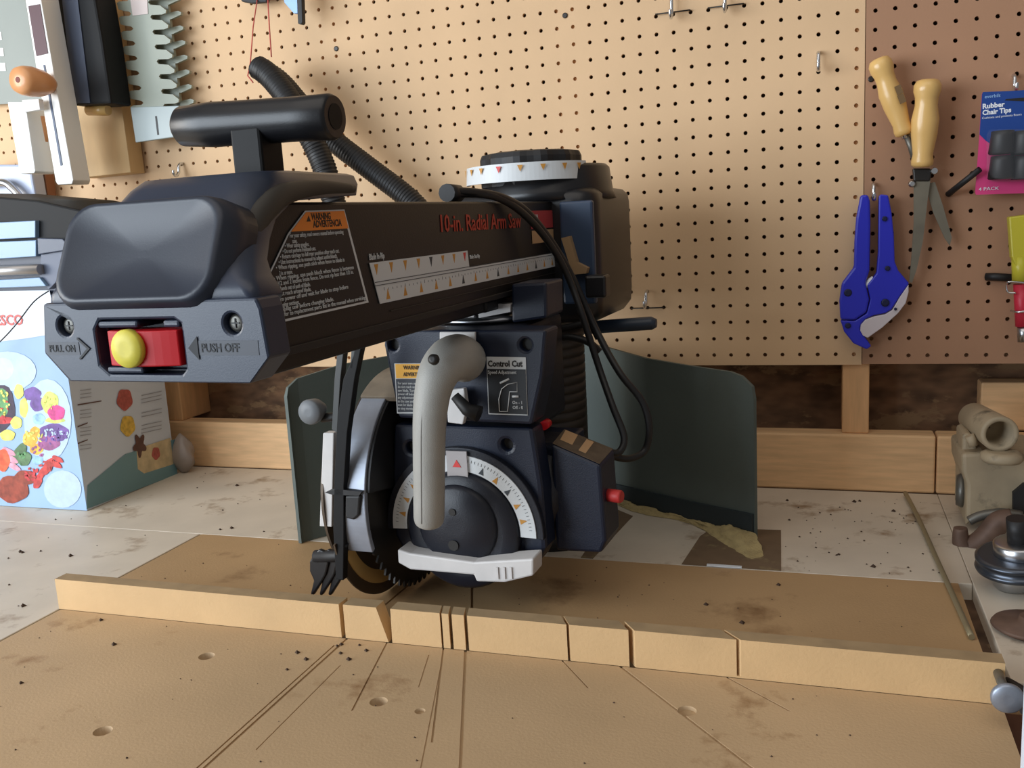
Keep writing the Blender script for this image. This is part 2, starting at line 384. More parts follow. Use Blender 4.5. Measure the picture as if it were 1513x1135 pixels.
# rip scales on the arm side
z_hi = [U('a', XS, 545, 388).z, U('a', XS, 690, 371).z]
bl, br = U('a', XS, 545, 388).y, U('a', XS, 690, 371).y
fl, fr = U('a', XS, 561, 449).y, U('a', XS, 820, 397).y
lo = U('a', XS, 561, 449).z; top = .3885+.794-.794; zt = sum(z_hi)/2; zm = zt-.0165
sc = MB().prism([(XS, bl, zt), (XS, br, zt), (XS, br+.002, zm), (XS, fr-.004, zm), (XS, fr, lo), (XS, fl, lo)], (.0006, 0, 0)).build('rip_scale', lab_w, saw)
mb = MB(); mb.box(XS+.0006, XS+.0009, bl+.006, fr-.01, zm+.0005, zm+.0010); mb.box(XS+.0006, XS+.0009, bl+.006, fr-.01, zm-.0022, zm-.0017); sl_ = mb.build('scale_line', tickdk, sc)
mo, md_, mr = MB(), MB(), MB()
def tri(mb, y, z, w, h, up):
    s = 1 if up else -1; mb.prism([(XS+.0006, y-w, z), (XS+.0006, y+w, z), (XS+.0006, y, z+s*h)], (.0002, 0, 0))
for i in range(8):
    tri((md_ if i == 4 else (mr if i == 7 else mo)), bl+.010+i*((br-bl-.018)/7), zt-.0015, .0033, .0085, False)
for i in range(15):
    tri((md_ if i in (5, 8, 12) else mo), fl+.014+i*((fr-fl-.026)/14), lo+.0025, .0033, .0085, True)
for i in range(60):
    y = fl+.008+i*((fr-fl-.016)/59); md_.box(XS+.0006, XS+.0008, y, y+.0004, lo+.010, lo+.0118+(.001 if i % 5 == 0 else 0))
join(sc, [sl_, mo.build('m', tickor), md_.build('m', tickdk), mr.build('m', tickrd)])
text('Blade In-Rip', (XS, bl+.001, zt+.0022), 'a', .0072, lab_w, saw, 'scale_lettering', sx=.72)
text('Blade Out-Rip', (XS, br+.006, zt-.0085), 'a', .0055, lab_w, saw, 'scale_lettering', sx=.8)
textfit('10-in. Radial Arm Saw', SU(649, 343), SU(768, 336), 'a', .0225, redtxt, saw, 'arm_lettering', bold=.0002)
p0, p1 = SU(783, 307), SU(815, 330)
MB().box(XS, XS+.0004, p0.y, p1.y+.004, .4215, .4425).build('red_sticker', [mat('faded red sticker', (170, 60, 62), .5)], saw)
MB().box(XS, XS+.0004, p0.y+.002, p1.y+.008, .4045, .4195).build('tan_sticker', sticker, saw)
text('DANGER', (XS+.0005, p0.y+.002, .4335), 'a', .0065, lab_w, saw, 'sticker_lettering', sx=.9)
# warning label
wl = [(404, 479), (392, 426), (395, 408), (425, 345), (450, 311.5), (508, 309.5), (544, 447)]
P = [SU(*p) for p in wl]; ctr = sum(P, Vector())/len(P)
lab = MB().prism(P, (.0005, 0, 0)).build('warning_label', lab_w, saw)
inner = [p + (ctr-p)*.045 for p in P]
MB().prism([v+Vector((.0005, 0, 0)) for v in inner], (.0002, 0, 0)).build('label_field', lab_k, lab)
og = [SU(428.5, 342.5), SU(451, 313.5), SU(507, 311.8), SU(513.5, 337.5)]
MB().prism([v+Vector((.0007, 0, 0)) for v in og], (.0002, 0, 0)).build('label_header', orange, lab)
def S6(x, y): return SU(380+x/4.935, 270+y/4.935)+Vector((.0009, 0, 0))
textfit('WARNING', S6(388, 272), S6(530, 266), 'a', .0068, inktx, lab, bold=.0002)
textfit('ADVERTENCIA', S6(402, 327), S6(610, 314), 'a', .0068, inktx, lab, bold=.0002)
MB().prism([S6(352, 285), S6(382, 283), S6(366, 240)], (.0002, 0, 0)).build('warning_triangle', inktx, lab)
LN = [(225, 402, 620, 372, 'For your safety, read owners manual before operating'), (245, 442, 283, 438, 'saw.'), (190, 477, 370, 462, '\u2022 Wear safety goggles.'), (175, 517, 420, 493, '\u2022 Do not perform freehand cuts.'),
      (155, 557, 590, 510, '\u2022 Return carriage to full rear position after each cut.'), (145, 597, 575, 547, '\u2022 Use instructions in manual to adjust antikickback.'), (125, 637, 628, 575, '\u2022 When ripping, use push stick when fence to blade is'), (150, 677, 250, 664, '2 in. or more.'),
      (108, 717, 695, 630, '\u2022 When ripping, use push block when fence is between'), (135, 752, 690, 664, '1/2 and 2 inches from fence. Do not rip less than 1/2 in.'), (90, 797, 380, 755, '\u2022 Keep hands out of path of blade.'), (95, 835, 385, 790, '\u2022 Do not reach around blade.'),
      (105, 876, 655, 772, '\u2022 Turn power off and wait for blade to stop before'), (130, 912, 300, 884, 'changing settings.'), (125, 948, 550, 862, '\u2022 Unplug saw before changing blade.'), (135, 985, 785, 850, '\u2022 Refer to replacement parts list in the manual when servicing.')]
for x0_, y0_, x1_, y1_, t_ in LN: textfit(t_, S6(x0_+4, y0_), S6(x1_, y1_), 'a', .0043, lab_w, lab)

# end cap
def capring(z, a0, a1, bf, br_, r):
    pts = []
    for k in range(6): t = math.pi/2*k/5; pts.append((a1-r+r*math.sin(math.pi/2-t) if 0 else a1-r+r*math.cos(t), bf-r+r*math.sin(t)))
    for k in range(6): t = math.pi/2+math.pi/2*k/5; pts.append((a0+r+r*math.cos(t), bf-r+r*math.sin(t)))
    pts += [(a0, br_), (a1, br_)]
    return [(a, -b, z) for a, b in pts]
mb = MB(); mb.smooth = True
mb.loft([capring(.349, -.058, .060, .722, .688, .003), capring(.366, -.060, .062, .722, .684, .003), capring(.385, -.062, .066, .730, .690, .004), capring(.3975, -.070, .0865, .7345, .706, .006),
         capring(.403, -.070, .0855, .7345, .708, .008), capring(.409, -.068, .080, .731, .706, .010), capring(.418, -.066, .072, .722, .698, .014), capring(.430, -.063, .0655, .713, .684, .018), capring(.442, -.061, .0615, .704, .670, .020), capring(.4535, -.059, .0585, .692, .645, .020), capring(.4575, -.058, .0575, .688, .56, .020), capring(.466, -.056, .055, .678, .552, .020), capring(.4725, -.052, .050, .668, .548, .020), capring(.4745, -.046, .044, .645, .548, .020)], True, True, True)
cap = mb.build('end_cap', capc, saw)
cutp = Cuts(); cutp.box(-.030, .034, -.75, -.705, .3545, .3860); carve(cap, cutp)
md_c = cap.modifiers.new('bevel', 'BEVEL'); md_c.width = .002; md_c.segments = 2; md_c.limit_method = 'ANGLE'; md_c.angle_limit = .7
for pth in ((.0575, 1),):
    x = .0555; ridge = smoothpath([(x, -b, z) for b, z in [(.700, .403), (.700, .416), (.692, .433), (.676, .447), (.652, .4575), (.61, .4625), (.562, .4625)]], 5)
    MB().tube(ridge, [.0085-.0055*max(0, (i-len(ridge)*.55)/(len(ridge)*.45)) for i in range(len(ridge))], 12).build('cap_ridge', mat('dusty charcoal ridge', (58, 54, 48), .6), saw)
# front plate with switch pocket
pl = [(-.0705, .398), (-.0755, .366), (-.058, .3485), (.079, .3485), (.094, .364), (.0915, .392), (.089, .398)]
fp = MB().prism([(a, -.737, z) for a, z in pl], (0, .0225, 0)).build('front_plate', capc, saw)
cut = Cuts(); sw = [(-.0315, .381), (-.027, .387), (.030, .387), (.0345, .384), (.0345, .357), (.031, .3535), (-.024, .3535), (-.031, .359)]
cut.prism([(a, -.75, z) for a, z in sw], (0, .03, 0))
for a in (-.055, .071): cut.lathe((a, -.75, .3835), (0, 1, 0), [(0, .0062), (.019, .0062)], 20)
carve(fp, cut); fp.modifiers.new('bevel', 'BEVEL').width = .0016; fp.modifiers[0].segments = 2; fp.modifiers[0].limit_method = 'ANGLE'
for a in (-.055, .071):
    s_ = MB().lathe((a, -.7315, .3835), (0, -1, 0), [(-.001, .0052), (.0015, .0050), (.0022, .0035), (.0022, .001)], 20).build('screw', oldst, saw)
    mbx = MB(); mbx.box(a-.0028, a+.0028, -.7343, -.7336, .3831, .3839); mbx.box(a-.0004, a+.0004, -.7343, -.7336, .3807, .3863); mbx.build('cross_slot', inktx, s_)
# sloped moulded cushion (rounded frame with hollow centre)
def cring(hx, hy, r, d, sx=0, sy=0):
    # plane through (0,-.742,.398) to (0,-.700,.462)
    base = Vector((.0005, -.7235, .4255)); u = Vector((1, 0, 0)); t = Vector((0, .026, .056)).normalized(); nrm = u.cross(t)
    if nrm.y > 0: nrm = -nrm
    return [base + u*(x*(1+.0*y)) + t*y + nrm*d for x, y in rrect(sx, sy, hx, hy, r, 6)]
mb = MB(); mb.smooth = True
rings = [cring(.066, .0375, .020, -.020), cring(.0635, .0355, .020, -.004), cring(.060, .0335, .019, .004), cring(.0580, .0322, .018, .0062)] + [cring(.0555*q, .0302*q, .0172*q, .0062-.0075*(1-q**2.2)) for q in (1, .97, .93, .88, .82, .75, .67, .58, .48, .38, .28, .18, .08)]
mb.loft(rings, True, True, True); mb.build('moulded_panel', cushc, saw)
# rocker switch
swt = MB(); n = 10; r1 = []
for k in range(n+1):
    a = -.0205+.0530*k/n; d = .004-.0075*math.sin(math.pi*(.15+.85*k/n))*.5
    r1.append((a, d))
rings = [[(a, -.7385-.004*math.sin(math.pi*k/n), .3590), (a, -.7385-.004*math.sin(math.pi*k/n), .3805), (a, -.722, .3805), (a, -.722, .3590)] for k, (a, d) in enumerate(r1)]
sws = swt.loft(rings, True, True, False).build('switch_rocker', red, saw, bevel=.0008)
mb = MB(); ell = [(.0115*math.cos(t), .0118*math.sin(t)*(1 if math.sin(t) > 0 else .98)) for t in [2*math.pi*i/28 for i in range(28)]]
rings = [[(-.0005+x*s, -.7415-d, .3702+z*s) for x, z in ell] for s, d in ((1, 0), (1, .0035), (.94, .0048), (.4, .0052))]
mb.loft(rings, True, True, True).build('safety_key', yellow, sws)
MB().box(-.029, .002, -.7368, -.713, .3818, .3862).build('switch_guide', capc, saw, bevel=.0018)
MB().box(-.026, .002, -.7368, -.713, .3540, .3580).build('switch_guide', capc, saw, bevel=.0015)
MB().box(.021, .033, -.7368, -.713, .3818, .3862).build('switch_guide', capc, saw, bevel=.0015)
text('PULL ON', (-.070, -.7374, .3675), 'b', .0062, inksoft, saw, 'switch_lettering', sx=.85, bold=.0001)
text('PUSH OFF', (.0475, -.7374, .3672), 'b', .0072, inksoft, saw, 'switch_lettering', sx=.85, bold=.0001)
ws = mat('worn charcoal', (58, 62, 72), .45)
o1 = MB().box(-.0715, -.0455, -.7373, -.7369, .3655, .3735).build('switch_plate', ws, saw); o2 = MB().box(.0445, .0875, -.7373, -.7369, .3652, .3738).build('switch_plate', ws, saw)
MB().prism([(-.0455, -.7374, .3765), (-.0365, -.7374, .3695), (-.0455, -.7374, .3625), (-.0462, -.7374, .3635), (-.039, -.7374, .3695), (-.0462, -.7374, .3755)], (0, -.0004, 0)).build('switch_arrow', inksoft, o1)
MB().prism([(.0455, -.7374, .3765), (.0385, -.7374, .3695), (.0455, -.7374, .3625)], (0, -.0004, 0)).build('switch_arrow', inksoft, o2)
# T handle on the arm
th = MB(); th.lathe((-.046, -.62, .5115), (1, 0, -.035), [(0, .011), (.003, .0138), (.03, .0155), (.055, .0150), (.10, .0148), (.124, .0152), (.127, .0135)], 28)
hh = th.build('arm_lock_handle', black, saw)
MB().lathe((.0805, -.62, .5072), (1, 0, -.035), [(0, .0085), (.0008, .0085)], 20, sm=False).build('handle_socket', deepk, hh)
sbox('handle_post', .006, .030, .608, .634, .468, .505, deepk, .002)
# column and rear housing
col_ = MB(); prof = []
for i in range(24): prof += [(i*.012, .060), (i*.012+.009, .060), (i*.012+.0095, .0585), (i*.012+.0115, .0585)]
col_.lathe((0, 0, .0), (0, 0, 1), prof, 36); col_.build('column', mat('dusty dark column', (46, 40, 34), .55, var=.15, vscale=30), saw)
MB().lathe((0, 0, .0), (0, 0, 1), [(0, .085), (.02, .085), (.025, .07), (.06, .062)], 32).build('column_base', blackm, saw)
mb = MB(); rr = [rrect(.008, .065, .104, .115, .045, 6)]
def hring(s, z, ox=0): return [(-.004+ox+x*s, .045+y*s, z) for x, y in rrect(0, 0, .104, .105, .030, 6)]
mb.loft([hring(.90, .300), hring(.985, .312), hring(1.0, .33), hring(1.0, .450), hring(.985, .460), hring(.93, .467), hring(.8, .470)], True, True, True)
mb.build('rear_housing', black, saw)
# added slab painted blue for the sky reflected in the housing front
MB().box(.056, .099, -.064, -.055, .325, .452).build('housing_sheen', mat('painted sky sheen', (50, 66, 90), .35), saw, bevel=.003)
sbox('clamp_block', .094, .120, .07, .095, .335, .362, black, .003)
MB().lathe((.014, .018, .455), (0, 0, 1), [(0, .092), (.010, .088), (.040, .084), (.044, .080)], 48).build('mitre_ring', black, saw)
mbw = MB(); n = 40; r1, r2 = [], []
for i in range(n+1):
    a = math.radians(194 + 150*i/n)
    r1.append((.0862*math.cos(a), .0862*math.sin(a), .480)); r2.append((.0845*math.cos(a), .0845*math.sin(a), .502))
rg = [[Vector(r1[i]), Vector(r2[i]), Vector(r2[i])*1.0-Vector((r2[i][0], r2[i][1], 0))*.05, Vector(r1[i])-Vector((r1[i][0], r1[i][1], 0))*.05] for i in range(n+1)]
mbw.loft(rg, True, True, False); ms = mbw.build('mitre_scale', lab_w, saw)
mo, mr = MB(), MB()
for k, i in enumerate((4, 9, 13, 18, 23, 28, 33, 37)):
    a = math.radians(194+150*i/40); R_ = .0868; c = Vector((R_*math.cos(a), R_*math.sin(a), .499)); t = Vector((-math.sin(a), math.cos(a), 0)); o_ = Vector((math.cos(a), math.sin(a), 0))
    (mr if k == 3 else mo).prism([c-t*.0035, c+t*.0035, c-Vector((0, 0, .008))], o_*.0003)
join(ms, [mo.build('m', tickor), mr.build('m', tickrd)])
kb = []
for i in range(48):
    kb.append(.066+.0012*(1 if i % 4 < 2 else -1))
rg = [[(kb[i]*s*math.cos(2*math.pi*i/48), kb[i]*s*math.sin(2*math.pi*i/48), z) for i in range(48)] for s, z in ((1, .476), (1, .511), (.96, .517), (.8, .519))]
MB().loft(rg, True, True, False).build('top_knob', blackm, saw)
MB().tube([(-.02, .10, .272), (.06, .10, .276), (.132, .10, .280), (.139, .10, .280)], [.0095, .0095, .0095, .006], 16).build('elevation_crank', mat('slate grip', (44, 56, 72), .4), saw)
# sticker tab at arm rear
MB().prism([U('b', .075, *p) for p in [(829, 352), (841, 349), (852, 388), (868, 396), (866, 404), (846, 406)]], (0, .012, 0)).build('wooden_shim', mat('dusty tan tab', (150, 122, 88), .7), saw)
# carriage
mb = MB().lathe((0, -.19, .324), (0, 0, 1), [(0, .062), (.004, .062), (.005, .045), (.016, .040)], 36); mb.build('carriage_turntable', steel, saw)
MB().box(-.036, .036, -.27, -.11, .3375, .3505).build('carriage', blackm, saw, bevel=.003)
mb = MB(); mb.prism([U('b', .235, *p) for p in [(755, 420), (807, 417), (808, 470), (756, 478)]], (0, .06, 0)); mb.build('carriage_lock', navy, saw, bevel=.003)
mb = MB(); mb.prism([U('b', .235, *p) for p in [(650, 470), (665, 462), (700, 459), (700, 469)]], (0, .02, 0)); mb.prism([U('b', .235, *p) for p in [(706, 452), (720, 448), (754, 450), (754, 461), (707, 470)]], (0, .02, 0)); mb.build('yoke_index_plate', white_pl, saw)
# yoke
yk = [U('b', .29, *p) for p in [(565, 488), (807, 488), (801, 560), (786, 628), (590, 618), (578, 560)]]
yo = MB().prism(yk, (0, .042, 0)).build('yoke', navy, saw)
sbox('yoke_neck', -.060, .072, .12, .25, .20, .3215, navyd, .006)
cut = Cuts()
for px, py in [(580, 510), (776, 510)]:
    c = U('b', .29, px, py); cut.lathe((c.x, c.y-.01, c.z), (0, 1, 0), [(0, .0065), (.022, .0065)], 18)
carve(yo, cut)
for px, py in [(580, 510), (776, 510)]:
    c = U('b', .29, px, py); MB().lathe((c.x, c.y+.0105, c.z), (0, -1, 0), [(0, .0066), (.001, .0066)], 18, sm=False).build('recess_shade', inktx, saw)  # dark disc paints the shade at the bottom of each hole
yo.modifiers.new('bevel', 'BEVEL').width = .003; yo.modifiers[0].segments = 2; yo.modifiers[0].limit_method = 'ANGLE'
lb = [(-.078, .2165), (.086, .2165), (.093, .15), (.094, .085), (.084, .066), (-.078, .066), (-.088, .085), (-.086, .15)]
yl = MB().prism([(a, -.283, z) for a, z in lb], (0, .035, 0)).build('motor_mount', navy, saw)
cut = Cuts()
for px, py in [(748, 658), (607, 662)]:
    c = U('b', .283, px, py); cut.lathe((c.x, c.y-.01, c.z), (0, 1, 0), [(0, .0065), (.022, .0065)], 18)
carve(yl, cut)
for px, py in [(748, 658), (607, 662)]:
    c = U('b', .283, px, py); MB().lathe((c.x, c.y+.0105, c.z), (0, -1, 0), [(0, .0066), (.001, .0066)], 18, sm=False).build('recess_shade', inktx, saw)  # hole bottoms painted dark as shade, same as on the yoke
yl.modifiers.new('bevel', 'BEVEL').width = .004; yl.modifiers[0].segments = 2; yl.modifiers[0].limit_method = 'ANGLE'
# bevel scale
CC = U('b', .295, 682.5, 785); cx_, cz_ = CC.x, CC.z
def fan(r0, r1, a0, a1, y0, y1, n=40):
    rg = []
    for i in range(n+1):
        a = math.radians(a0+(a1-a0)*i/n); c, s = math.cos(a), math.sin(a)
        rg.append([(cx_+r0*c, y0, cz_+r0*s), (cx_+r1*c, y0, cz_+r1*s), (cx_+r1*c, y1, cz_+r1*s), (cx_+r0*c, y1, cz_+r0*s)])
    return rg
MB().loft(fan(.05, .0935, -3, 183, -.292, -.283), True, True, False).build('bevel_rim', navyd, saw, bevel=.001)
bs = MB().loft(fan(.0680, .0855, -2, 182, -.2935, -.292), True, True, False).build('bevel_scale', lab_w, saw)
mo, md_, mr = MB(), MB(), MB()
for k, dg in enumerate((12, 26, 40, 54, 68, 90, 112, 126, 140, 154, 168)):
    a = math.radians(dg); e = Vector((math.cos(a), 0, math.sin(a))); t = Vector((-e.z, 0, e.x)); c = Vector((cx_, -.2936, cz_))+e*.0700
    (md_ if k in (2, 4) else mo).prism([c-t*.003, c+t*.003, c+e*.008], (0, -.0003, 0))
for k in range(61):
    a = math.radians(4+172*k/60); e = Vector((math.cos(a), 0, math.sin(a))); t = Vector((-e.z, 0, e.x)); c = Vector((cx_, -.2936, cz_))+e*.0785
    md_.prism([c-t*.0002, c+t*.0002, c+t*.0002+e*.003, c-t*.0002+e*.003], (0, -.0002, 0))
join(bs, [mo.build('m', tickor), md_.build('m', tickdk)])
w_ = MB().box(cx_-.012, cx_+.012, -.2965, -.2945, cz_+.054, cz_+.0905).build('bevel_window', mat('hazy clear window', (190, 184, 184), .2, alpha=.75), saw)
MB().prism([(cx_-.005, -.2968, cz_+.073), (cx_+.005, -.2968, cz_+.073), (cx_, -.2968, cz_+.081)], (0, -.0003, 0)).build('red_mark', tickrd, w_)
MB().lathe((cx_, -.270, cz_), (0, -1, 0), [(0, .066), (.024, .066), (.028, .062), (.030, .05)], 44).build('bevel_plate', navyd, saw)
hb = MB().lathe((cx_-.002, -.28, cz_+.008), (0, -1, 0), [(0, .047), (.022, .046), (.026, .042), (.027, .01)], 32).build('bevel_hub', navyd, saw)
for px, py, r in [(668, 757, .004), (670, 806, .006)]:
    c = U('b', .3075, px, py); MB().lathe((c.x, c.y+.0, c.z), (0, -1, 0), [(0, r), (.0008, r)], 16, sm=False).build('hub_recess', inktx, hb)
# labels on the yoke
v = [U('b', .2905, *p) for p in [(583, 537), (628, 537), (628, 611), (587, 611)]]
l2 = MB().prism(v, (0, -.0006, 0)).build('warning_label', lab_w, saw)
MB().prism([U('b', .2915, *p) for p in [(585, 560), (626, 560), (626, 609), (588, 609)]], (0, -.0003, 0)).build('label_field', mat('label slate', (52, 56, 66), .5), l2)
MB().prism([U('b', .2915, *p) for p in [(584, 538), (626, 538), (626, 559), (585.5, 559)]], (0, -.0003, 0)).build('label_header', yellab, l2)
c = U('b', .2922, 596, 546); text('WARNING', c, 'b', .0062, inktx, l2, sx=.85); c = U('b', .2922, 596, 556); text('ADVERTENCIA', c, 'b', .0062, inktx, l2, sx=.7)
for i in range(8):
    c = U('b', .2922, 588, 568+i*5.3); text(['For your own safety', 'do not reach under', 'saw blade. Turn', 'power off before', 'any adjustment', 'to the saw and', 'wait for blade', 'to stop moving'][i], c, 'b', .0040, lab_w, l2, sx=.8)
v = [U('b', .2905, *p) for p in [(719, 527), (777, 528), (780, 614), (722, 612)]]
l3 = MB().prism(v, (0, -.0006, 0)).build('speed_label', lab_w, saw)
MB().prism([U('b', .2915, *p) for p in [(720, 545), (776.5, 546), (779, 612.5), (723, 610.5)]], (0, -.0003, 0)).build('label_field', lab_k, l3)
c = U('b', .2915, 721, 541.5); text('Control Cut', c, 'b', .0088, inktx, l3, sx=.86, bold=.0003)
c = U('b', .2922, 721, 552.5); text('Speed Adjustment', c, 'b', .0054, lab_w, l3, sx=.80)
c = U('b', .2922, 757, 597); text('On - 1\nOff - 0', c, 'b', .0048, lab_w, l3, sx=.9, line=1.1)
d = [(738, 608), (737, 590), (741, 575), (750, 568), (764, 565), (764, 579), (753, 579), (752, 590), (750, 608), (738, 608)]
mb = MB(); mb.tube([U('b', .2925, *p) for p in d], .0005, 6)
mb.tube([U('b', .2925, *p) for p in [(739, 566), (752, 560)]], .0012, 6); mb.tube([U('b', .2925, *p) for p in [(757, 586), (766, 586)]], .0012, 6); mb.build('handle_diagram', lab_w, l3)
# handle: grey curved yoke handle
MB().prism([U('b', .2905, *p) for p in [(651, 490), (704, 490), (703, 545), (651, 545)]], (0, -.003, 0)).build('handle_mount', white_pl, saw, bevel=.001)
hp = [U('b', b, px, py) for b, px, py in [(.300, 686, 532), (.322, 676, 528), (.342, 662, 534), (.356, 648, 552), (.364, 639, 582), (.368, 635, 620), (.368, 634, 665), (.366, 634, 720), (.362, 634, 764), (.361, 634, 772)]]
pr = [.0235, .0240, .0230, .0205, .018, .0168, .0162, .0160, .0158, .0135]
sp = smoothpath(hp, 5); rs = [pr[min(i//5, 9)]*(1-(i % 5)/5) + pr[min(i//5+1, 9)]*((i % 5)/5) for i in range(len(sp))]
yh = MB().tube(sp, rs, 24, flat=1.0).build('yoke_handle', greyalu, saw)
seam = [p+Vector((-.0012, 0, 0)) for p in smoothpath([h + Vector((0.0, -pr[i]*.985, -.002)) for i, h in enumerate(hp)][3:9], 5)]
MB().tube(seam, .0006, 6).build('handle_seam', mat('handle seam', (112, 110, 106), .6), yh)
c = U('b', .385, 640, 531); MB().lathe(c, (0, -1, .3), [(-.003, .0055), (.0015, .005), (.002, .002)], 14).build('handle_button', inktx, yh)
# cream bracket and black lever behind handle
MB().prism([U('b', .296, *p) for p in [(664, 575), (690, 572), (694, 600), (688, 625), (666, 622)]], (0, -.008, 0)).build('trigger_bracket', white_pl, saw, bevel=.001)
MB().tube([U('b', .315, *p) for p in [(672, 585), (690, 605), (708, 612)]], [.005, .007, .009], 12).build('speed_lever', blackm, saw)
# lower grey lock lever
pv = [(-.074, .090), (-.060, .0885), (.0, .086), (.03, .0865), (.088, .090)]
top = [U('b', .32, *p) for p in [(587, 812), (606, 818), (700, 831), (788, 826)]]
bot = [U('b', .32, *p) for p in [(588, 832), (606, 842), (700, 850), (704, 860), (746, 861), (788, 851)]]
ll = MB().prism([top[0], top[1], top[2], top[3], bot[5], bot[4], bot[3], bot[2], bot[1], bot[0]], (0, .030, 0)).build('lock_lever', white_pl, saw, bevel=.002)
mb = MB()
for px in (735, 745, 755):
    c = U('b', .3205, px, 846); mb.box(c.x-.0012, c.x+.0012, c.y-.0012, c.y, c.z-.007, c.z+.006)
mb.build('grip_rib', white_pl, ll)
# motor
MB().lathe((-.085, -.195, .128), (1, 0, 0), [(0, .055), (.01, .062), (.17, .062), (.185, .058)], 36).build('motor_body', navyd, saw)
mf = [(.094, .070), (.094, .192), (.149, .170), (.152, .085), (.146, .071)]
mb = MB(); F = [Vector((a, -.252, z)) for a, z in mf]
R1 = [Vector((a+da, -.205, z+dz)) for (a, z), (da, dz) in zip(mf, [(0, 0), (0, .006), (.004, .006), (.004, .004), (.004, .004)])]
mb.loft([F, R1]); mb.box(-.0, .10, -.235, -.14, .08, .185)
MH = mb.build('motor_housing', navy, saw, bevel=.004, seg=3)
# dusty top with stickers
A_, B_, C_, D_ = F[1], F[2], R1[2], R1[1]
def q4(u, v, o=.0006): 
    p = (A_*(1-u)+B_*u)*(1-v)+(D_*(1-u)+C_*u)*v; nn = (B_-A_).cross(D_-A_).normalized(); 
    return p + nn*o*(1 if nn.z > 0 else -1)
MB().prism([q4(.03, .04), q4(.97, .04), q4(.97, .97), q4(.03, .97)], (0, 0, .0004)).build('dusty_cover', mat('dust film', (92, 78, 62), .9, var=.2, vscale=80), saw, bevel=0)
MB().prism([q4(.10, .35, .0012), q4(.34, .35, .0012), q4(.30, .93, .0012), q4(.06, .93, .0012)], (0, 0, .0003)).build('tan_sticker', sticker, saw)
MB().prism([q4(.50, .22, .0012), q4(.64, .22, .0012), q4(.62, .9, .0012), q4(.48, .9, .0012)], (0, 0, .0003)).build('tan_sticker', sticker, saw)
c = U('a', .160, 909, 733); MB().lathe((c.x, c.y, c.z), (1, -.2, 0), [(-.010, .0072), (.006, .0072), (.008, .006)], 18).build('red_knob', mat('dull red knob', (186, 50, 48), .5), saw)
c = U('b', .25, 805, 628); MB().lathe((c.x, c.y, c.z), (0, -1, 0), [(-.01, .005), (.004, .005)], 14).build('reset_button', red, saw)
# power cord
def cordp(lst): return smoothpath([U(ax, v, px, py) for ax, v, px, py in lst], 6)
mb = MB()
mb.tube(cordp([('a', .02, 664, 289), ('a', .03, 690, 286), ('a', .045, 725, 289), ('a', .055, 757, 303), ('a', .065, 790, 332), ('a', .075, 820, 372), ('a', .085, 842, 415), ('a', .10, 860, 465), ('b', .13, 884, 540), ('b', .15, 905, 600), ('b', .16, 922, 645), ('b', .17, 915, 668), ('b', .18, 898, 668)]), .0042, 12)
mb.tube(cordp([('a', .02, 664, 283), ('a', .035, 700, 284), ('a', .05, 740, 291), ('a', .06, 775, 310), ('a', .07, 806, 345), ('a', .08, 834, 388), ('a', .09, 855, 430), ('a', .11, 882, 490), ('b', .13, 915, 550), ('b', .13, 948, 592), ('b', .13, 959, 630), ('b', .13, 953, 665), ('b', .15, 928, 678), ('b', .17, 898, 672)]), .0042, 12)
mb.build('power_cord', rubber, saw)
MB().tube([U('a', .02, 660, 285), U('a', .02, 676, 286)], .009, 12).build('cord_clip', blackm, saw)
mb = MB(); mb.tube(cordp([('b', .1, 812, 505), ('b', .1, 838, 498), ('b', .1, 868, 505), ('b', .1, 886, 520)]), .0045, 10); mb.tube(cordp([('b', .1, 812, 490), ('b', .1, 838, 484), ('b', .1, 870, 480), ('b', .1, 885, 500)]), .0045, 10); mb.build('coiled_cable', rubber, saw)
# blade
BA, BB, BZ, BR = -.094, .212, .1315, .127
n = 60; pts = []
for i in range(n):
    a0, a1, a2 = [2*math.pi*(i+t)/n for t in (0, .25, .8)]
    pts += [(BR*math.cos(a0), BR*math.sin(a0)), ((BR-.001)*math.cos(a1), (BR-.001)*math.sin(a1)), ((BR-.008)*math.cos(a2), (BR-.008)*math.sin(a2))]
MB().prism([(BA, -BB+y, BZ+z) for y, z in pts], (.0024, 0, 0)).build('saw_blade', darkst, saw)
MB().lathe((BA-.02, -BB, BZ), (1, 0, 0), [(0, .012), (.012, .012), (.013, .03), (.034, .03), (.036, .012), (.06, .012)], 24).build('arbor', darkst, saw)
def ringpart(name, a0, a1, r0, r1, d0, d1, m, cb=BB, cz=BZ, n=36, bev=0):
    rg = []
    for i in range(n+1):
        t = math.radians(d0+(d1-d0)*i/n); c, s = math.cos(t), math.sin(t)
        rg.append([(a0, -(cb+r0*c), cz+r0*s), (a1, -(cb+r0*c), cz+r0*s), (a1, -(cb+r1*c), cz+r1*s), (a0, -(cb+r1*c), cz+r1*s)])
    return MB().loft(rg, True, True, False).build(name, m, saw, bevel=bev)
ringpart('blade_guard', -.117, -.0865, .128, .1345, -20, 62, silver, bev=.001)
ringpart('guard_cover', -.1175, -.052, .130, .1375, 58, 128, dusty, bev=.001)
ringpart('guard_cheek', -.119, -.117, .03, .1345, -20, 150, mat('dark guard cheek', (52, 46, 40), .6), bev=0)
ringpart('guard_inner', -.0865, -.083, .02, .131, 10, 150, blackm)
ringpart('lower_guard', -.1262, -.1242, .106, .121, -110, -12, brownm, cb=.235, cz=.122)
ringpart('lower_guard', -.1241, -.1228, .092, .108, -110, -14, brass, cb=.235, cz=.122)
ringpart('lower_guard', -.1262, -.1242, .02, .1055, -110, -10, brownm, cb=.235, cz=.122)
ringpart('outer_guard', -.150, -.147, .085, .118, -62, 25, brownm, cb=.215)
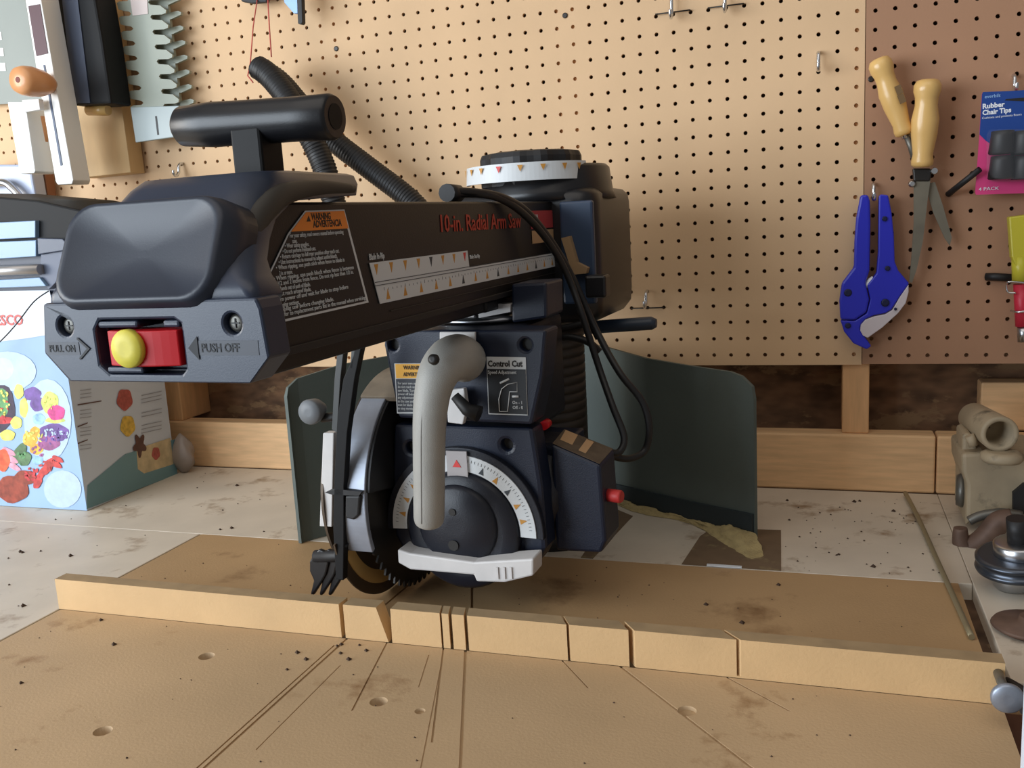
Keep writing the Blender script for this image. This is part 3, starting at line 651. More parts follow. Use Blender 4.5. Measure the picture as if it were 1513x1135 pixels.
mb = MB().prism([U('b', .330, *p) for p in [(477, 640), (493, 640), (490, 779), (472, 778)]], (0, .012, 0)).build('guard_plate', white_pl, saw, bevel=.001)
# anti-kickback bar
AKB = .350
def AK(px, py): return U('b', AKB, px, py)
mb = MB(); mb.prism([AK(*p) for p in [(516, 540), (529, 505), (534, 512), (524, 560), (513, 640), (508, 720), (508, 800), (507, 858), (496, 856), (492, 780), (494, 700), (498, 620), (507, 560)]], (0, .010, 0)); mb.build('kickback_bar', deepk, saw, bevel=.0008)
mb = MB(); mb.prism([AK(*p) for p in [(499, 512), (526, 505), (521, 545), (517, 545), (519, 516), (508, 516), (503, 560), (498, 640), (490, 635), (494, 560)]], (0, .010, 0))
mb.build('slotted_bracket', mat('slate steel', (58, 60, 60), .5), saw, bevel=.0006)
c = AK(461, 608); MB().lathe((c.x, c.y, c.z), (0, -1, 0), [(-.02, .006), (-.008, .0125), (.004, .0138), (.007, .0125), (.008, .004)], 28).build('clamp_knob', mat('grey knob plastic', (108, 112, 116), .5), saw)
MB().tube([AK(470, 620)+Vector((0, .008, 0)), AK(500, 618)+Vector((0, .008, 0))], .005, 10).build('knob_bolt', blackm, saw)
MB().prism([AK(*p) for p in [(480, 728), (500, 723), (534, 727), (530, 733), (490, 731)]], (0, .012, 0)).build('guard_bracket', blackm, saw)
MB().prism([AK(*p) for p in [(510, 733), (532, 733), (530, 762), (522, 769), (510, 766)]], (0, .010, 0)).build('bracket_block', blackm, saw, bevel=.002)
for dx in (0, 13, 26):
    o_ = [(463+dx, 819), (471+dx, 812), (483+dx, 818), (485+dx, 834), (481+dx, 850), (474+dx, 862), (462+dx, 881), (458+dx, 879), (463+dx, 858), (457+dx, 844), (457+dx, 830)]
    MB().prism([U('b', .3465-.003*(dx/13), *p) for p in o_], (.0, .006, 0)).build('kickback_pawl', black, saw, bevel=.0018)
MB().tube([U('b', .343, 466, 822), U('b', .343, 500, 822), U('b', .343, 507, 800)], .007, 12).build('pawl_arm', blackm, saw)

# ------------------------------------------------------------------ dust chute behind the column
dc = empty('dust_chute', (.37, -.06, 0)); tag(dc, 'dark green rubber dust chute spreading out behind the saw column', 'dust chute')
def chute(path, z0, z1, th, corners=None):
    rg = []
    for i, (x, y) in enumerate(path):
        p = Vector((x, y, 0)); a = Vector((*path[max(i-1, 0)], 0)); b = Vector((*path[min(i+1, len(path)-1)], 0)); t = (b-a).normalized(); s = Vector((-t.y, t.x, 0))*th/2
        zz = z1[i] if isinstance(z1, list) else z1
        p -= Vector((.37, -.06, 0)); rg.append([p-s+Vector((0, 0, z0)), p+s+Vector((0, 0, z0)), p+s+Vector((0, 0, zz)), p-s+Vector((0, 0, zz))])
    return MB().loft(rg, True, True, False)
lp = [(.070, -.360), (.0705, -.354), (.078, -.340), (.12, -.285), (.19, -.21), (.27, -.13), (.33, -.085)]
chute(lp, .001, [.212, .224, .234, .245, .25, .25, .25], .005).build('side_sheet', green, dc)
rp = [(.33, -.085), (.40, -.072), (.462, -.094), (.528, -.138), (.592, -.178), (.655, -.219), (.670, -.229), (.684, -.2385), (.6865, -.2405)]
chute(rp, .001, [.25, .245, .238, .228, .224, .222, .218, .206, .19], .005).build('side_sheet', green, dc)
chute([(.462, -.098), (.528, -.142), (.592, -.182), (.683, -.2425)], .001, [.028, .030, .031, .036], .006).build('bottom_flap', greend, dc)

# sawdust along the chute
mb = MB(); n, m_ = 44, 10; rg = []
for i in range(n+1):
    t = i/n; bx, by = .47+.215*t, -.108-.138*t
    wdt = .014+.010*math.sin(t*9)+.062*max(0, 1-abs(t-.88)/.28); ht = .004+.003*abs(math.sin(t*17))+.008*max(0, 1-abs(t-.9)/.25)
    row = []
    for j in range(m_+1):
        s = j/m_; row.append((bx+.3*wdt*s+random.uniform(-.002, .002), by-wdt*s, .0006+ht*math.sin(math.pi*min(1, .25+.75*s))*(1-s)*random.uniform(.85, 1.15)*1.3))
    rg.append(row)
mb.loft(rg, False, False, True); sd = mb.build('sawdust', dust); tag(sd, 'pale sawdust heap spilling along the foot of the dark chute', 'sawdust', kind='stuff')
# crumbs scattered on boards and bench
mb = MB()
def crumb(x, y, z, s):
    mb.add([(x-s, y, z), (x+s*.6, y-s, z), (x+s, y+s*.7, z), (x, y, z+s)], [(0, 1, 2), (0, 1, 3), (1, 2, 3), (2, 0, 3)], False)
for px, py in [(31, 1010), (418, 903), (149, 917), (424, 990), (452, 975), (439, 965), (504, 953), (531, 954), (541, 962), (503, 966), (168, 953), (498, 955), (515, 975), (1096, 921), (1150, 865), (1043, 894)]:
    p = W('z', .0, px, py)
    if -.62 < p.y < -.59: continue
    crumb(p.x, p.y, .0003, .0018+random.random()*.0015)
for px, py in [(112, 851), (104, 822), (33, 817), (34, 896), (30, 816), (325, 783), (342, 781), (350, 718), (60, 815), (1270, 741), (1320, 756), (1239, 820), (1290, 838), (1163, 740), (1262, 742), (1166, 769)]:
    p = W('z', 0, px, py); crumb(p.x, p.y, .0003, .002+random.random()*.0018)
for i in range(60):
    x, y = random.uniform(-.9, .0), random.uniform(-.75, -.02)
    if (x > -.115 and y < -.34) or (x < -.37 and y > -.30): continue
    crumb(x, y, .0003, random.uniform(.0008, .002))
for i in range(60):
    crumb(random.uniform(.72, .92), random.uniform(-.34, -.03), .0003, random.uniform(.0006, .0017))
for i in range(110):
    x, y = random.uniform(-.08, .9), random.uniform(-.9, -.36)
    if -.63 < y < -.59: continue
    crumb(x, y, .0003, random.uniform(.0005, .0013))
o = mb.build('wood_crumbs', chip); tag(o, 'scattered dark wood crumbs on the boards and worktop', 'debris', kind='stuff')

# ================================================================== hose and string
hs = empty('vacuum_hose', (.12, -.1, .3)); tag(hs, 'black corrugated vacuum hose looped behind the saw, hanging on a red string', 'hose')
HV = Vector(hs.location)
def HP(y, px, py): return W('y', y, px, py)-HV
def corr(path, r):
    P = smoothpath(path, 14); out = []; rr = []
    L_ = 0; pts = [P[0]]
    for a, b in zip(P, P[1:]):
        k = max(1, int((b-a).length/.0012))
        for j in range(1, k+1): pts.append(a+(b-a)*j/k)
    d = 0
    for i, p in enumerate(pts):
        if i: d += (pts[i]-pts[i-1]).length
        rr.append(r*(1+.05*math.sin(d/.0052*2*math.pi)))
    return MB().tube(pts, rr, 18)
corr([HP(-.10, 520, 440), HP(-.11, 508, 360), HP(-.12, 487, 275), HP(-.12, 474, 235), HP(-.12, 452, 190), HP(-.11, 425, 145), HP(-.10, 398, 112), HP(-.095, 380, 99)], .0185).build('hose_length', rubber, hs)
corr([HP(-.045, 668, 352), HP(-.06, 640, 330), HP(-.06, 600, 290), HP(-.06, 545, 248), HP(-.06, 490, 205), HP(-.06, 448, 160), HP(-.06, 415, 122), HP(-.065, 390, 105)], .0175).build('hose_length', rubber, hs)
sg = MB(); a_, b_ = W('y', -.01, 380, -14), W('y', -.012, 400, -14)
sg.tube([W('y', -.02, 382, -14), W('y', -.06, 374, 40), W('y', -.10, 370, 92), W('y', -.115, 366, 112), W('y', -.12, 374, 122)], .0011, 6)
sg.tube([W('y', -.02, 395, -14), W('y', -.05, 398, 40), W('y', -.06, 401, 84)], .0011, 6)
o = sg.build('hanging_string', stringc); tag(o, 'thin red string hanging down the pegboard to the hose', 'string')

# ================================================================== hooks
def hook(px_x, pz, name='pegboard_hook', wire=True, L_=.022, label='', drop=.016):
    t = empty(name, (px_x, -.0015, pz)); tag(t, label, 'hook', 'pegboard hooks')
    P = [(0, .004, 0), (0, -.004, 0), (0, -.010, -.004), (0, -.012, -.012), (0, -.013, -drop), (0, -.020, -drop-.006), (0, -.026, -drop-.003), (0, -.027, -drop+.004)]
    MB().tube(smoothpath(P, 4), .0026, 10).build('hook_wire', zinc, t)
    if wire: MB().tube([(-.0254, .004, -.0254), (-.0254, -.003, -.0254), (.0254, -.003, -.0254), (.0254, .004, -.0254)], .0011, 6).build('brace_wire', darkst, t)
    return t
def hole(c, r): return c*.0254, .794-.0254*r
x, z = hole(20, 19); hook(x, z, label='bare zinc hook with brace wire right of the saw, above the slate rod')
p = W('y', 0, 1289, 272); hook(pq.x, p.z, wire=False, label='zinc hook holding the blue pipe cutter')
p = W('y', 0, 1497, 112); hook(p.x, p.z, wire=False, label='zinc hook holding the blue and pink card package')
p = W('y', 0, 1210, 163); hook(hole(30, 0)[0], hole(0, 6)[1], wire=False, drop=.02, label='bare zinc hook left of the seam between the pegboard sheets')
p = W('y', 0, 993, -8); hook(.0254*22, p.z, drop=.03, label='left zinc hook of the pair at the top edge of the photo')
p = W('y', 0, 1072, -18); hook(.0254*25, p.z, drop=.03, label='right zinc hook of the pair at the top edge of the photo')
p = W('y', 0, 270, 242); hook(p.x, p.z, label='small zinc hook under the grey comb template, left of the saw handle')
# dark plugs in the board
for i, (px, py) in enumerate([(497, 72), (835, 23), (1287, 117)]):
    p = W('y', 0, px, py); o = MB().lathe((p.x, -.0001, p.z), (0, -1, 0), [(0, .004), (.001, .0042), (.0016, .003)], 12).build('screw_head', darkst)
    tag(o, ['dark screw head in the pegboard above the saw handle', 'dark screw head near the top middle of the pegboard', 'dark screw head beside the left shear handle'][i], 'screw')

# ================================================================== wall tools, right
def c3(x, y): return 1180+x/2.363, 60+y/2.363
pc = empty('pipe_cutter', W('y', -.02, 1290, 400)); tag(pc, 'blue plastic ratchet pipe cutter hanging on the pegboard', 'pipe cutter')
PO = Vector(pc.location)
def PC(y, lst): return [W('y', y, *c3(*q))-PO for q in lst]
hl = [(215, 540), (240, 538), (247, 560), (249, 640), (247, 740), (246, 800), (232, 845), (245, 900), (235, 945), (195, 972), (145, 970), (142, 905), (150, 845), (192, 790), (194, 700), (200, 620)]
MB().prism(PC(-.014, hl), (0, -.016, 0)).build('left_handle', blue, pc, bevel=.003)
hr = [(278, 545), (284, 537), (310, 540), (322, 600), (330, 680), (333, 770), (345, 800), (383, 845), (350, 890), (322, 935), (300, 948), (262, 955), (232, 968), (216, 985), (212, 1005), (240, 1045), (252, 1062), (236, 1073), (190, 1052), (158, 1012), (145, 972), (195, 974), (236, 948), (248, 900), (238, 850), (270, 810), (276, 740)]
MB().prism(PC(-.012, hr), (0, -.016, 0)).build('body', blue, pc, bevel=.003)
gb = [(216, 990), (232, 972), (262, 961), (302, 953), (326, 938), (352, 893), (382, 850), (382, 876), (372, 915), (345, 950), (290, 1000), (240, 1035), (224, 1028), (214, 1010)]
MB().prism(PC(-.020, gb), (0, -.010, 0)).build('jaw', greyblade, pc, bevel=.001)
mb = MB()
for q, r in [((172, 880), .0055), ((302, 915), .0055), ((172, 995), .004), ((310, 795), .0035), ((300, 622), .0035), ((338, 937), .002)]:
    c = PC(-.0285 if q[0] != 338 else -.0305, [q])[0]; mb.lathe(c, (0, -1, 0), [(0, r), (.0022, r), (.0026, r*.7)], 14)
mb.build('rivet', mat('dark rivet', (30, 34, 70), .4, metal=.3), pc)
MB().tube(PC(-.022, [(232, 860), (250, 838), (262, 830)]), .004, 8).build('spring', cream, pc)
# shears
sh = empty('garden_shears', W('y', -.03, 1370, 250)); tag(sh, 'old shears with two pale wooden handles and long dark blades', 'shears'); SO = Vector(sh.location)
def SP(y, x_, y_): return W('y', y, *c3(x_, y_))-SO
def handle(p, q, s):
    L_ = (q-p).length
    return MB().lathe(p, q-p, [(0, .0075*s), (.002, .0125*s), (.008, .0155*s), (.016, .0155*s), (.024, .0132*s), (.034, .0128*s), (L_*.45, .0158*s), (L_*.62, .0150*s), (L_*.85, .0115*s), (L_*.93, .0128*s), (L_-.003, .0125*s), (L_, .009*s)], 26)
h1 = handle(SP(-.030, 278, 62), SP(-.026, 372, 330), 1.0).build('wooden_handle', beech, sh)
h2 = handle(SP(-.040, 452, 134), SP(-.032, 430, 442), 1.12).build('wooden_handle', beech, sh)
MB().box(-.004, .004, -.001, .001, -.006, .006).build('burnt_mark', mat('burnt stamp', (110, 84, 50), .6), h1)
bm_ = h1.children[0]; c = W('y', -.0448, *c3(350, 172))-SO; bm_.location = c; bm_.rotation_euler = (0, -.35, 0)
bm2 = bm_.copy(); col.objects.link(bm2); bm2.parent = h1; bm2.location = W('y', -.0452, *c3(360, 203))-SO
MB().tube([SP(-.026, 374, 326), SP(-.026, 392, 372), SP(-.026, 412, 440)], .0042, 10).build('tang', oldst, sh)
MB().lathe(SP(-.024, 368, 318), SP(-.024, 386, 360)-SP(-.024, 368, 318), [(0, .006), (.009, .0062)], 12).build('ferrule', zinc, sh)
MB().prism([SP(-.028, *q) for q in [(398, 446), (462, 446), (464, 470), (458, 492), (402, 492)]], (0, .01, 0)).build('bolster', darkst, sh, bevel=.002)
mb = MB(); mb.prism([SP(-.026, *q) for q in [(402, 478), (462, 474), (450, 560), (434, 700), (412, 800), (396, 846), (386, 842), (392, 780), (402, 640)]], (0, .003, 0)); mb.build('blade', mat('dull shear steel', (118, 112, 98), .55, metal=.35, var=.15, vscale=30), sh)
mb = MB(); mb.prism([SP(-.020, *q) for q in [(440, 500), (476, 494), (505, 580), (535, 688), (528, 716), (510, 690), (470, 600)]], (0, .003, 0)); mb.build('blade', MATS['dull shear steel'], sh)
MB().lathe(SP(-.028, 474, 455), (0, -1, 0), [(-.004, .004), (0, .0048), (.003, .004)], 14).build('nut', zinc, sh)
MB().lathe(SP(-.028, 396, 500), (0, -1, 0), [(-.004, .003), (0, .005), (.003, .003)], 14).build('nut', zinc, sh)
# black pegs
o = MB().tube([W('y', -.002, 1401, 287), W('y', -.03, 1420, 272), W('y', -.045, 1448, 250)], .0042, 10).build('black_peg', blackm); tag(o, 'slanted black peg beside the blue and pink package', 'peg')
o = MB().tube([W('y', -.002, 1457, 409), W('y', -.008, 1470, 409), W('y', -.01, 1500, 411)], .0055, 10).build('black_peg', blackm); tag(o, 'horizontal black peg behind the yellow and red tool', 'peg')
# package of chair tips
pk = empty('chair_tip_package', W('y', -.03, 1500, 210)); tag(pk, 'blue and pink card package of black rubber chair tips', 'package'); KO = Vector(pk.location)
def KP(y, px, py): return W('y', y, px, py)-KO
def c4(x, y): return 1430+x/5.675, 100+y/5.675
cut_ = [(118, 225), (125, 205), (160, 203), (345, 196), (530, 185), (560, 200), (560, 1050), (70, 1066), (62, 1050), (95, 600)]
mb = MB().prism([KP(-.032, *c4(*q)) for q in cut_], (0, .002, 0)); cd_ = mb.build('card', cardpink, pk)
bl_ = [(118, 225), (125, 205), (160, 203), (345, 196), (530, 185), (560, 200), (560, 520), (400, 560), (300, 590), (190, 640), (150, 612), (98, 560)]
MB().prism([KP(-.0323, *c4(*q)) for q in bl_], (0, -.0003, 0)).build('card_top', cardblue, cd_)
MB().prism([KP(-.0327, *c4(*q)) for q in [(310, 275), (320, 262), (560, 245), (560, 285)]], (0, -.0003, 0)).build('hang_slot', inktx, cd_)
text('Rubber', KP(-.0328, *c4(122, 345)), 'b', .0088, cardwht, cd_, bold=.0003, tilt=.03); text('Chair Tips', KP(-.0328, *c4(122, 398)), 'b', .0088, cardwht, cd_, bold=.0003, sx=.92, tilt=.03)
text('Cushions and protects floors', KP(-.0328, *c4(118, 432)), 'b', .0040, cardwht, cd_, tilt=.02)
text('everbilt', KP(-.0328, *c4(140, 258)), 'b', .0062, mat('pale blue print', (150, 190, 235), .5), cd_, tilt=.02)
text('4 PACK', KP(-.0328, *c4(90, 1033)), 'b', .0062, cardwht, cd_, sx=1.2)
for qx, qy, w_h in [(290, 625, .9), (480, 625, .9), (285, 835, .95), (480, 835, .95)]:
    c = KP(-.042, *c4(qx, qy)); MB().lathe(c+Vector((0, 0, -.0155)), (0, 0, 1), [(0, .0155), (.002, .0168), (.024, .0142), (.030, .0138), (.0305, .010)], 24).build('rubber_tip', rubber, pk)
mb = MB(); r_ = [KP(-.0325, *c4(*q)) for q in rrect(390, 735, 232, 222, 60)]
mb.loft([r_, [p*1.0+Vector((0, -.028, 0)) for p in [KP(-.0325, *c4(*q)) for q in rrect(390, 735, 215, 205, 55)]]], True, True, False); mb.build('clear_blister', clear, pk)
# yellow and red tool
yt = empty('test_probe', W('y', -.03, 1508, 420)); tag(yt, 'translucent yellow and red handled tool with wire loops at the right edge', 'tool'); YO = Vector(yt.location)
def c5(x, y): return 1440+x/4.935, 290+y/4.935
def YP(y, x, y_): return W('y', y, *c5(x, y_))-YO
MB().prism([YP(-.022, *q) for q in [(232, 150), (480, 118), (450, 430), (375, 510), (285, 510), (252, 440)]], (0, -.018, 0)).build('yellow_sheath', yelpl, yt, bevel=.002)
MB().tube([YP(-.031, 330, 440), YP(-.031, 335, 620)], .0105, 16).build('yellow_stem', yelpl, yt)
MB().tube([YP(-.030, 338, 640), YP(-.030, 352, 945)], .0095, 16).build('red_handle', mat('crimson plastic', (200, 44, 66), .4), yt)
MB().tube([YP(-.030, 353, 948), YP(-.030, 357, 1060)], .0075, 14).build('metal_tip', steel, yt)
mb = MB(); mb.tube(smoothpath([YP(-.042, 400, 640), YP(-.045, 330, 628), YP(-.045, 250, 625), YP(-.04, 232, 650), YP(-.04, 245, 700), YP(-.042, 300, 705)], 5), .0013, 8); mb.build('wire_loop', zinc, yt); mb = MB(); mb.tube(smoothpath([YP(-.03, 265, 835), YP(-.042, 320, 845), YP(-.042, 400, 832)], 5), .0015, 8); mb.build('wire_loop', zinc, yt)

# ================================================================== wall tools, left
def c6(x, y): return x/3.783, y/3.783
bd = empty('hanging_plank', W('y', -.015, 160, 200)); tag(bd, 'pale wooden plank hanging on the pegboard behind the black bar', 'plank'); O_ = Vector(bd.location)
fr_ = [(100, -15), (156, -15), (193, 255), (117, 263)]
MB().prism([W('y', -.042, *q)-O_ for q in fr_], (0, .038, 0)).build('board', plank, bd, bevel=.001)
bk = empty('black_bar_tool', W('y', -.07, 140, 80)); tag(bk, 'black and slate plastic block hanging in front of the pale plank', 'tool'); O_ = Vector(bk.location)
MB().prism([W('y', -.100, *q)-O_ for q in [(83, -15), (138, -15), (151, 60), (164, 153), (108, 156), (98, 105)]], (0, .052, 0)).build('body', deepk, bk, bevel=.004)
MB().prism([W('y', -.102, *q)-O_ for q in [(90, -15), (113, -15), (133, 152), (109, 153)]], (0, .004, 0)).build('slate_face', mat('slate plastic', (66, 74, 92), .4), bk)
MB().tube([W('y', -.075, 130, 163)-O_, W('y', -.075, 160, 163)-O_], .009, 12).build('wooden_end', beech, bk)
# white fence rail with knob
wr = empty('hanging_rail', W('y', -.12, 70, 130)); tag(wr, 'long cream metal rail with centre slot and dark label hanging at the left', 'rail'); O_ = Vector(wr.location)
R_F = [W('y', -.150, *q)-O_ for q in [(34, -20), (57, -20), (79, 105), (108, 266), (106, 272), (85, 273), (82, 268), (53, 98)]]
MB().prism(R_F, (0, .040, 0)).build('rail_body', cream, wr, bevel=.0012)
MB().prism([W('y', -.1506, *q)-O_ for q in [(42, 9), (59, 6), (71, 79), (54, 83)]], (0, -.0005, 0)).build('dark_label', mat('maroon label', (78, 40, 48), .5), wr)
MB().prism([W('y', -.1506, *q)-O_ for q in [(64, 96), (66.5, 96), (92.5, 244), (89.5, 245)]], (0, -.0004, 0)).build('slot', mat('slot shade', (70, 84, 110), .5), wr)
kn = W('y', -.15, 75, 125)-O_
MB().lathe(kn+Vector((0, .005, 0)), (-.02, -1, 0.0), [(0, .010), (.008, .0150), (.025, .0215), (.045, .0240), (.060, .0232), (.070, .020), (.0715, .006)], 28).build('wooden_knob', beech2, wr)
c = kn+Vector((-.0015, -.0665, 0)); MB().lathe(c, (-.02, -1, 0), [(0, .0045), (.0006, .0045)], 16, sm=False).build('knob_hole', mat('reddish hole', (120, 50, 40), .6), wr)
# cream block
cb = empty('cream_block', W('y', -.15, 40, 200)); tag(cb, 'short cream metal block with wooden peg hanging beside the cream rail', 'block'); O_ = Vector(cb.location)
MB().prism([W('y', -.165, *q)-O_ for q in [(11, 151), (37, 151), (52, 253), (50, 256), (30, 257), (28, 250)]], (0, .045, 0)).build('block_body', cream, cb, bevel=.0012)
MB().prism([W('y', -.168, *q)-O_ for q in [(32, 148), (57, 146), (59, 162), (35, 166)]], (0, .01, 0)).build('top_tab', cream, cb, bevel=.001)
MB().tube([W('y', -.13, 60, 172)-O_, W('y', -.13, 64, 210)-O_], .0085, 14).build('wooden_peg', beech2, cb)
# grey sheet
gs = MB().prism([W('y', -.018, *q) for q in [(-60, -20), (34, -20), (62, 150), (-60, 158)]], (0, .004, 0)).build('grey_sheet', greysh)
for px, py in [(-2, 53), (1, 77), (4, 99)]:
    MB().prism([W('y', -.0182, px-8, py-6), W('y', -.0182, px+4, py-6), W('y', -.0182, px+5, py+6), W('y', -.0182, px-7, py+6)], (0, -.0006, 0)).build('lit_slot_patch', cream, gs)  # pale patches paint the bright wall showing through the slots
tag(gs, 'grey metal sheet with small slots painted bright hanging at the far upper left', 'metal sheet')
# dovetail template
dt = empty('comb_template', W('y', -.03, 225, 100)); tag(dt, 'grey-green metal comb template with rows of rounded fingers', 'template'); O_ = Vector(dt.location)
def c7(x, y): return x/3.783, y/3.783
def DP(y, x, y_): return W('y', y, *c7(x, y_))-O_
L0, L1, R0, R1_ = (660, -60), (745, 595), (915, -60), (1000, 590)
pl_ = []
pitch = 83; yy = -50
left = []; 
for i in range(8):
    y0_ = -30+i*pitch; 
    def lx(y): return 655+(y/590)*80
    left += [(lx(y0_), y0_), (lx(y0_)+18, y0_+5), (lx(y0_)+60, y0_+12), (lx(y0_)+72, y0_+24), (lx(y0_)+60, y0_+36), (lx(y0_)+15, y0_+38), (lx(y0_)+2, y0_+46)]
right = []
for i in range(8):
    y0_ = -50+i*pitch
    def rx(y): return 905+(y/590)*85
    right += [(rx(y0_), y0_+10), (rx(y0_)+18, y0_+24), (rx(y0_)+16, y0_+40), (rx(y0_)-6, y0_+48), (rx(y0_)-62, y0_+50), (rx(y0_)-70, y0_+62), (rx(y0_)-60, y0_+76), (rx(y0_)-4, y0_+80)]
poly = [(640, -80), (900, -80)] + right + [(1000, 590), (1032, 760), (760, 797), (732, 600)] + left[::-1]
MB().prism([DP(-.045, *q) for q in poly], (0, .004, 0)).build('comb_plate', comb, dt)
mb = MB()
for i in range(8):
    y0_ = -20+i*82; x0_ = 905+(y0_/590)*85
    mb.prism([DP(-.026, *q) for q in [(x0_+0, y0_+44), (x0_+10, y0_+14), (x0_+80, y0_-2), (x0_+98, y0_+6), (x0_+96, y0_+20), (x0_+40, y0_+46)]], (0, .006, 0))
mb.prism([DP(-.026, *q) for q in [(820, -80), (925, -80), (1010, 600), (900, 600)]], (0, .006, 0))
mb.build('rear_comb', comb, dt)
MB().prism([DP(-.0455, *q) for q in [(732, 600), (1000, 592), (1032, 758), (762, 797)]], (0, -.002, 0)).build('end_plate', mat('pale grey end plate', (168, 180, 180), .4), dt, bevel=.001)
MB().prism([DP(-.0455, *q) for q in [(718, -80), (820, -80), (828, 78), (742, 88)]], (0, -.0005, 0)).build('pale_label', mat('pale pink label', (206, 190, 184), .5), dt)
MB().box(*[v for v in (DP(-.047, 868, 650).x, DP(-.047, 868, 650).x+.004, -.0478-O_.y, -.0445-O_.y, DP(-.047, 880, 755).z, DP(-.047, 868, 650).z)]).build('slot', inktx, dt)
# lavender film and chrome ring at far left
o = MB().prism([W('y', -.06, *q) for q in [(-40, 243), (44, 243), (52, 290), (-40, 300)]], (0, .03, 0)).build('plastic_bag', lav, bevel=.004); tag(o, 'pale lavender plastic bag hanging low at the far left of the pegboard', 'bag')
mb = MB(); mb.tube(smoothpath([W('y', -.075, *q) for q in [(-20, 272), (5, 270), (18, 278), (30, 292), (34, 304)]], 5), .007, 12); o = mb.build('chrome_bracket', steel); tag(o, 'curved chrome metal piece in front of the lavender bag', 'bracket')
o = MB().box(-.0, .001, 0, .001, 0, .001); q = [W('y', -.03, *p) for p in [(50, 255), (66, 250), (72, 300), (58, 305)]]
o = MB().prism(q, (0, .02, 0)).build('wooden_strip', mat('brown strip', (136, 88, 58), .7)); tag(o, 'short brown wooden strip below the cream block', 'strip')

# clamp at the top edge
cl = empty('hanging_clamp', W('y', -.03, 440, 0)); tag(cl, 'black and pale blue clamp hanging into the top of the photo', 'clamp'); O_ = Vector(cl.location)
MB().prism([W('y', -.05, *q)-O_ for q in [(437, -30), (445, -30), (447, 33), (445, 36), (440, 35)]], (0, .01, 0)).build('clamp_bar', blackm, cl, bevel=.001)
MB().prism([W('y', -.045, *q)-O_ for q in [(412, -30), (440, -30), (440, 20), (434, 20), (420, 4)]], (0, .008, 0)).build('clamp_jaw', mat('pale blue metal', (128, 156, 196), .4, metal=.4), cl, bevel=.001)
MB().prism([W('y', -.03, *q)-O_ for q in [(352, -30), (396, -30), (394, 3), (372, 5), (356, 2)]], (0, .01, 0)).build('clamp_end', blackm, cl, bevel=.002)

# ================================================================== box and appliance at left
bx = empty('cardboard_box', (-.5, -.165, 0)); tag(bx, 'light blue printed cardboard box with fruit and vegetable pictures', 'box'); O_ = Vector(bx.location)
BX0, BX1, BY0, BY1, BH = -.72, -.380, -.279, -.055, .357
MB().box(BX0-O_.x, BX1-O_.x, BY0-O_.y, BY1-O_.y, .0005, BH).build('carton', [boxside], bx, bevel=.001)
MB().box(BX0-O_.x, BX1-O_.x-.0002, BY0-O_.y-.0006, BY0-O_.y-.0001, .001, BH).build('front_print', boxblue, bx)
YF = BY0-.0012
def BF(px, py, k=0): return W('y', YF-k*.00006, px, py)-O_
def c8(x, y): return x/5.404, 560+y/5.404
def blob(mb, cx, cy, rx, ry, k, n=20, wob=0, rot=0):
    pts = []
    for i in range(n):
        t = 2*math.pi*i/n; r = 1+wob*math.sin(5*t+cx)
        x, y = rx*r*math.cos(t), ry*r*math.sin(t); x, y = x*math.cos(rot)-y*math.sin(rot), x*math.sin(rot)+y*math.cos(rot)
        pts.append(BF(*c8(cx+x, cy+y), k))
    mb.prism(pts, (0, -.0001, 0))
art = [((184, 204, 228), [(60, -60, 230, 160), (380, 330, 190, 330), (500, 880, 150, 150)]), ((196, 214, 232), [(20, -80, 90, 90)]),
       ((58, 44, 66), [(0, 230, 120, 190)]), ((96, 150, 96), [(0, 200, 70, 130)]), ((196, 60, 64), [(30, 330, 75, 30)]),
       ((240, 226, 110), [(150, 100, 38, 60), (190, 230, 35, 80), (130, 350, 45, 50), (60, 450, 60, 45)]),
       ((110, 80, 150), [(260, 120, 70, 55), (300, 200, 60, 60), (430, 430, 120, 75)]), ((200, 214, 110), [(400, 190, 70, 90), (440, 330, 80, 24)]), ((214, 70, 140), [(450, 270, 70, 62)]),
       ((150, 190, 224), [(310, 320, 50, 45), (300, 650, 45, 35)]), ((232, 176, 70), [(240, 480, 60, 60), (290, 560, 55, 45), (280, 420, 40, 40)]), ((156, 90, 140), [(390, 510, 90, 60)]),
       ((92, 124, 86), [(150, 600, 45, 95), (200, 640, 45, 60)]), ((214, 150, 170), [(90, 640, 60, 24), (70, 580, 60, 22), (110, 700, 60, 22)]), ((232, 96, 60), [(20, 650, 60, 90)]),
       ((146, 64, 46), [(100, 880, 130, 110), (200, 790, 90, 60)]), ((196, 70, 66), [(380, 700, 35, 75), (330, 760, 25, 80), (440, 680, 60, 22), (460, 640, 50, 20), (300, 830, 30, 50)])]
pr_ = MB(); mats_ = []
for i, (c, bl2) in enumerate(art):
    mats_.append(mat('print %d' % i, c, .45, var=.35 if i > 1 else .06, vscale=90)); pr_.cur = i
    for j, (x, y, rx, ry) in enumerate(bl2): blob(pr_, x, y, rx, ry, 1+i*.6+j*.1, wob=.05 if i > 1 else 0, rot=.5 if i in (12, 13, 16) else 0)
random.seed(11)
def scat(n, cx, cy, rx, ry, r0, r1, ci, k):
    for _ in range(n):
        t, q = random.random()*6.28, math.sqrt(random.random()); pr_.cur = ci
        blob(pr_, cx+rx*q*math.cos(t), cy+ry*q*math.sin(t), random.uniform(r0, r1), random.uniform(r0, r1)*.6, k, n=8, rot=random.random()*3)
scat(16, 440, 420, 100, 60, 8, 16, 0, 14); scat(14, 420, 450, 110, 70, 10, 22, 6, 15); scat(12, 270, 490, 90, 80, 10, 20, 5, 15); scat(14, 400, 190, 50, 70, 8, 14, 5, 14)
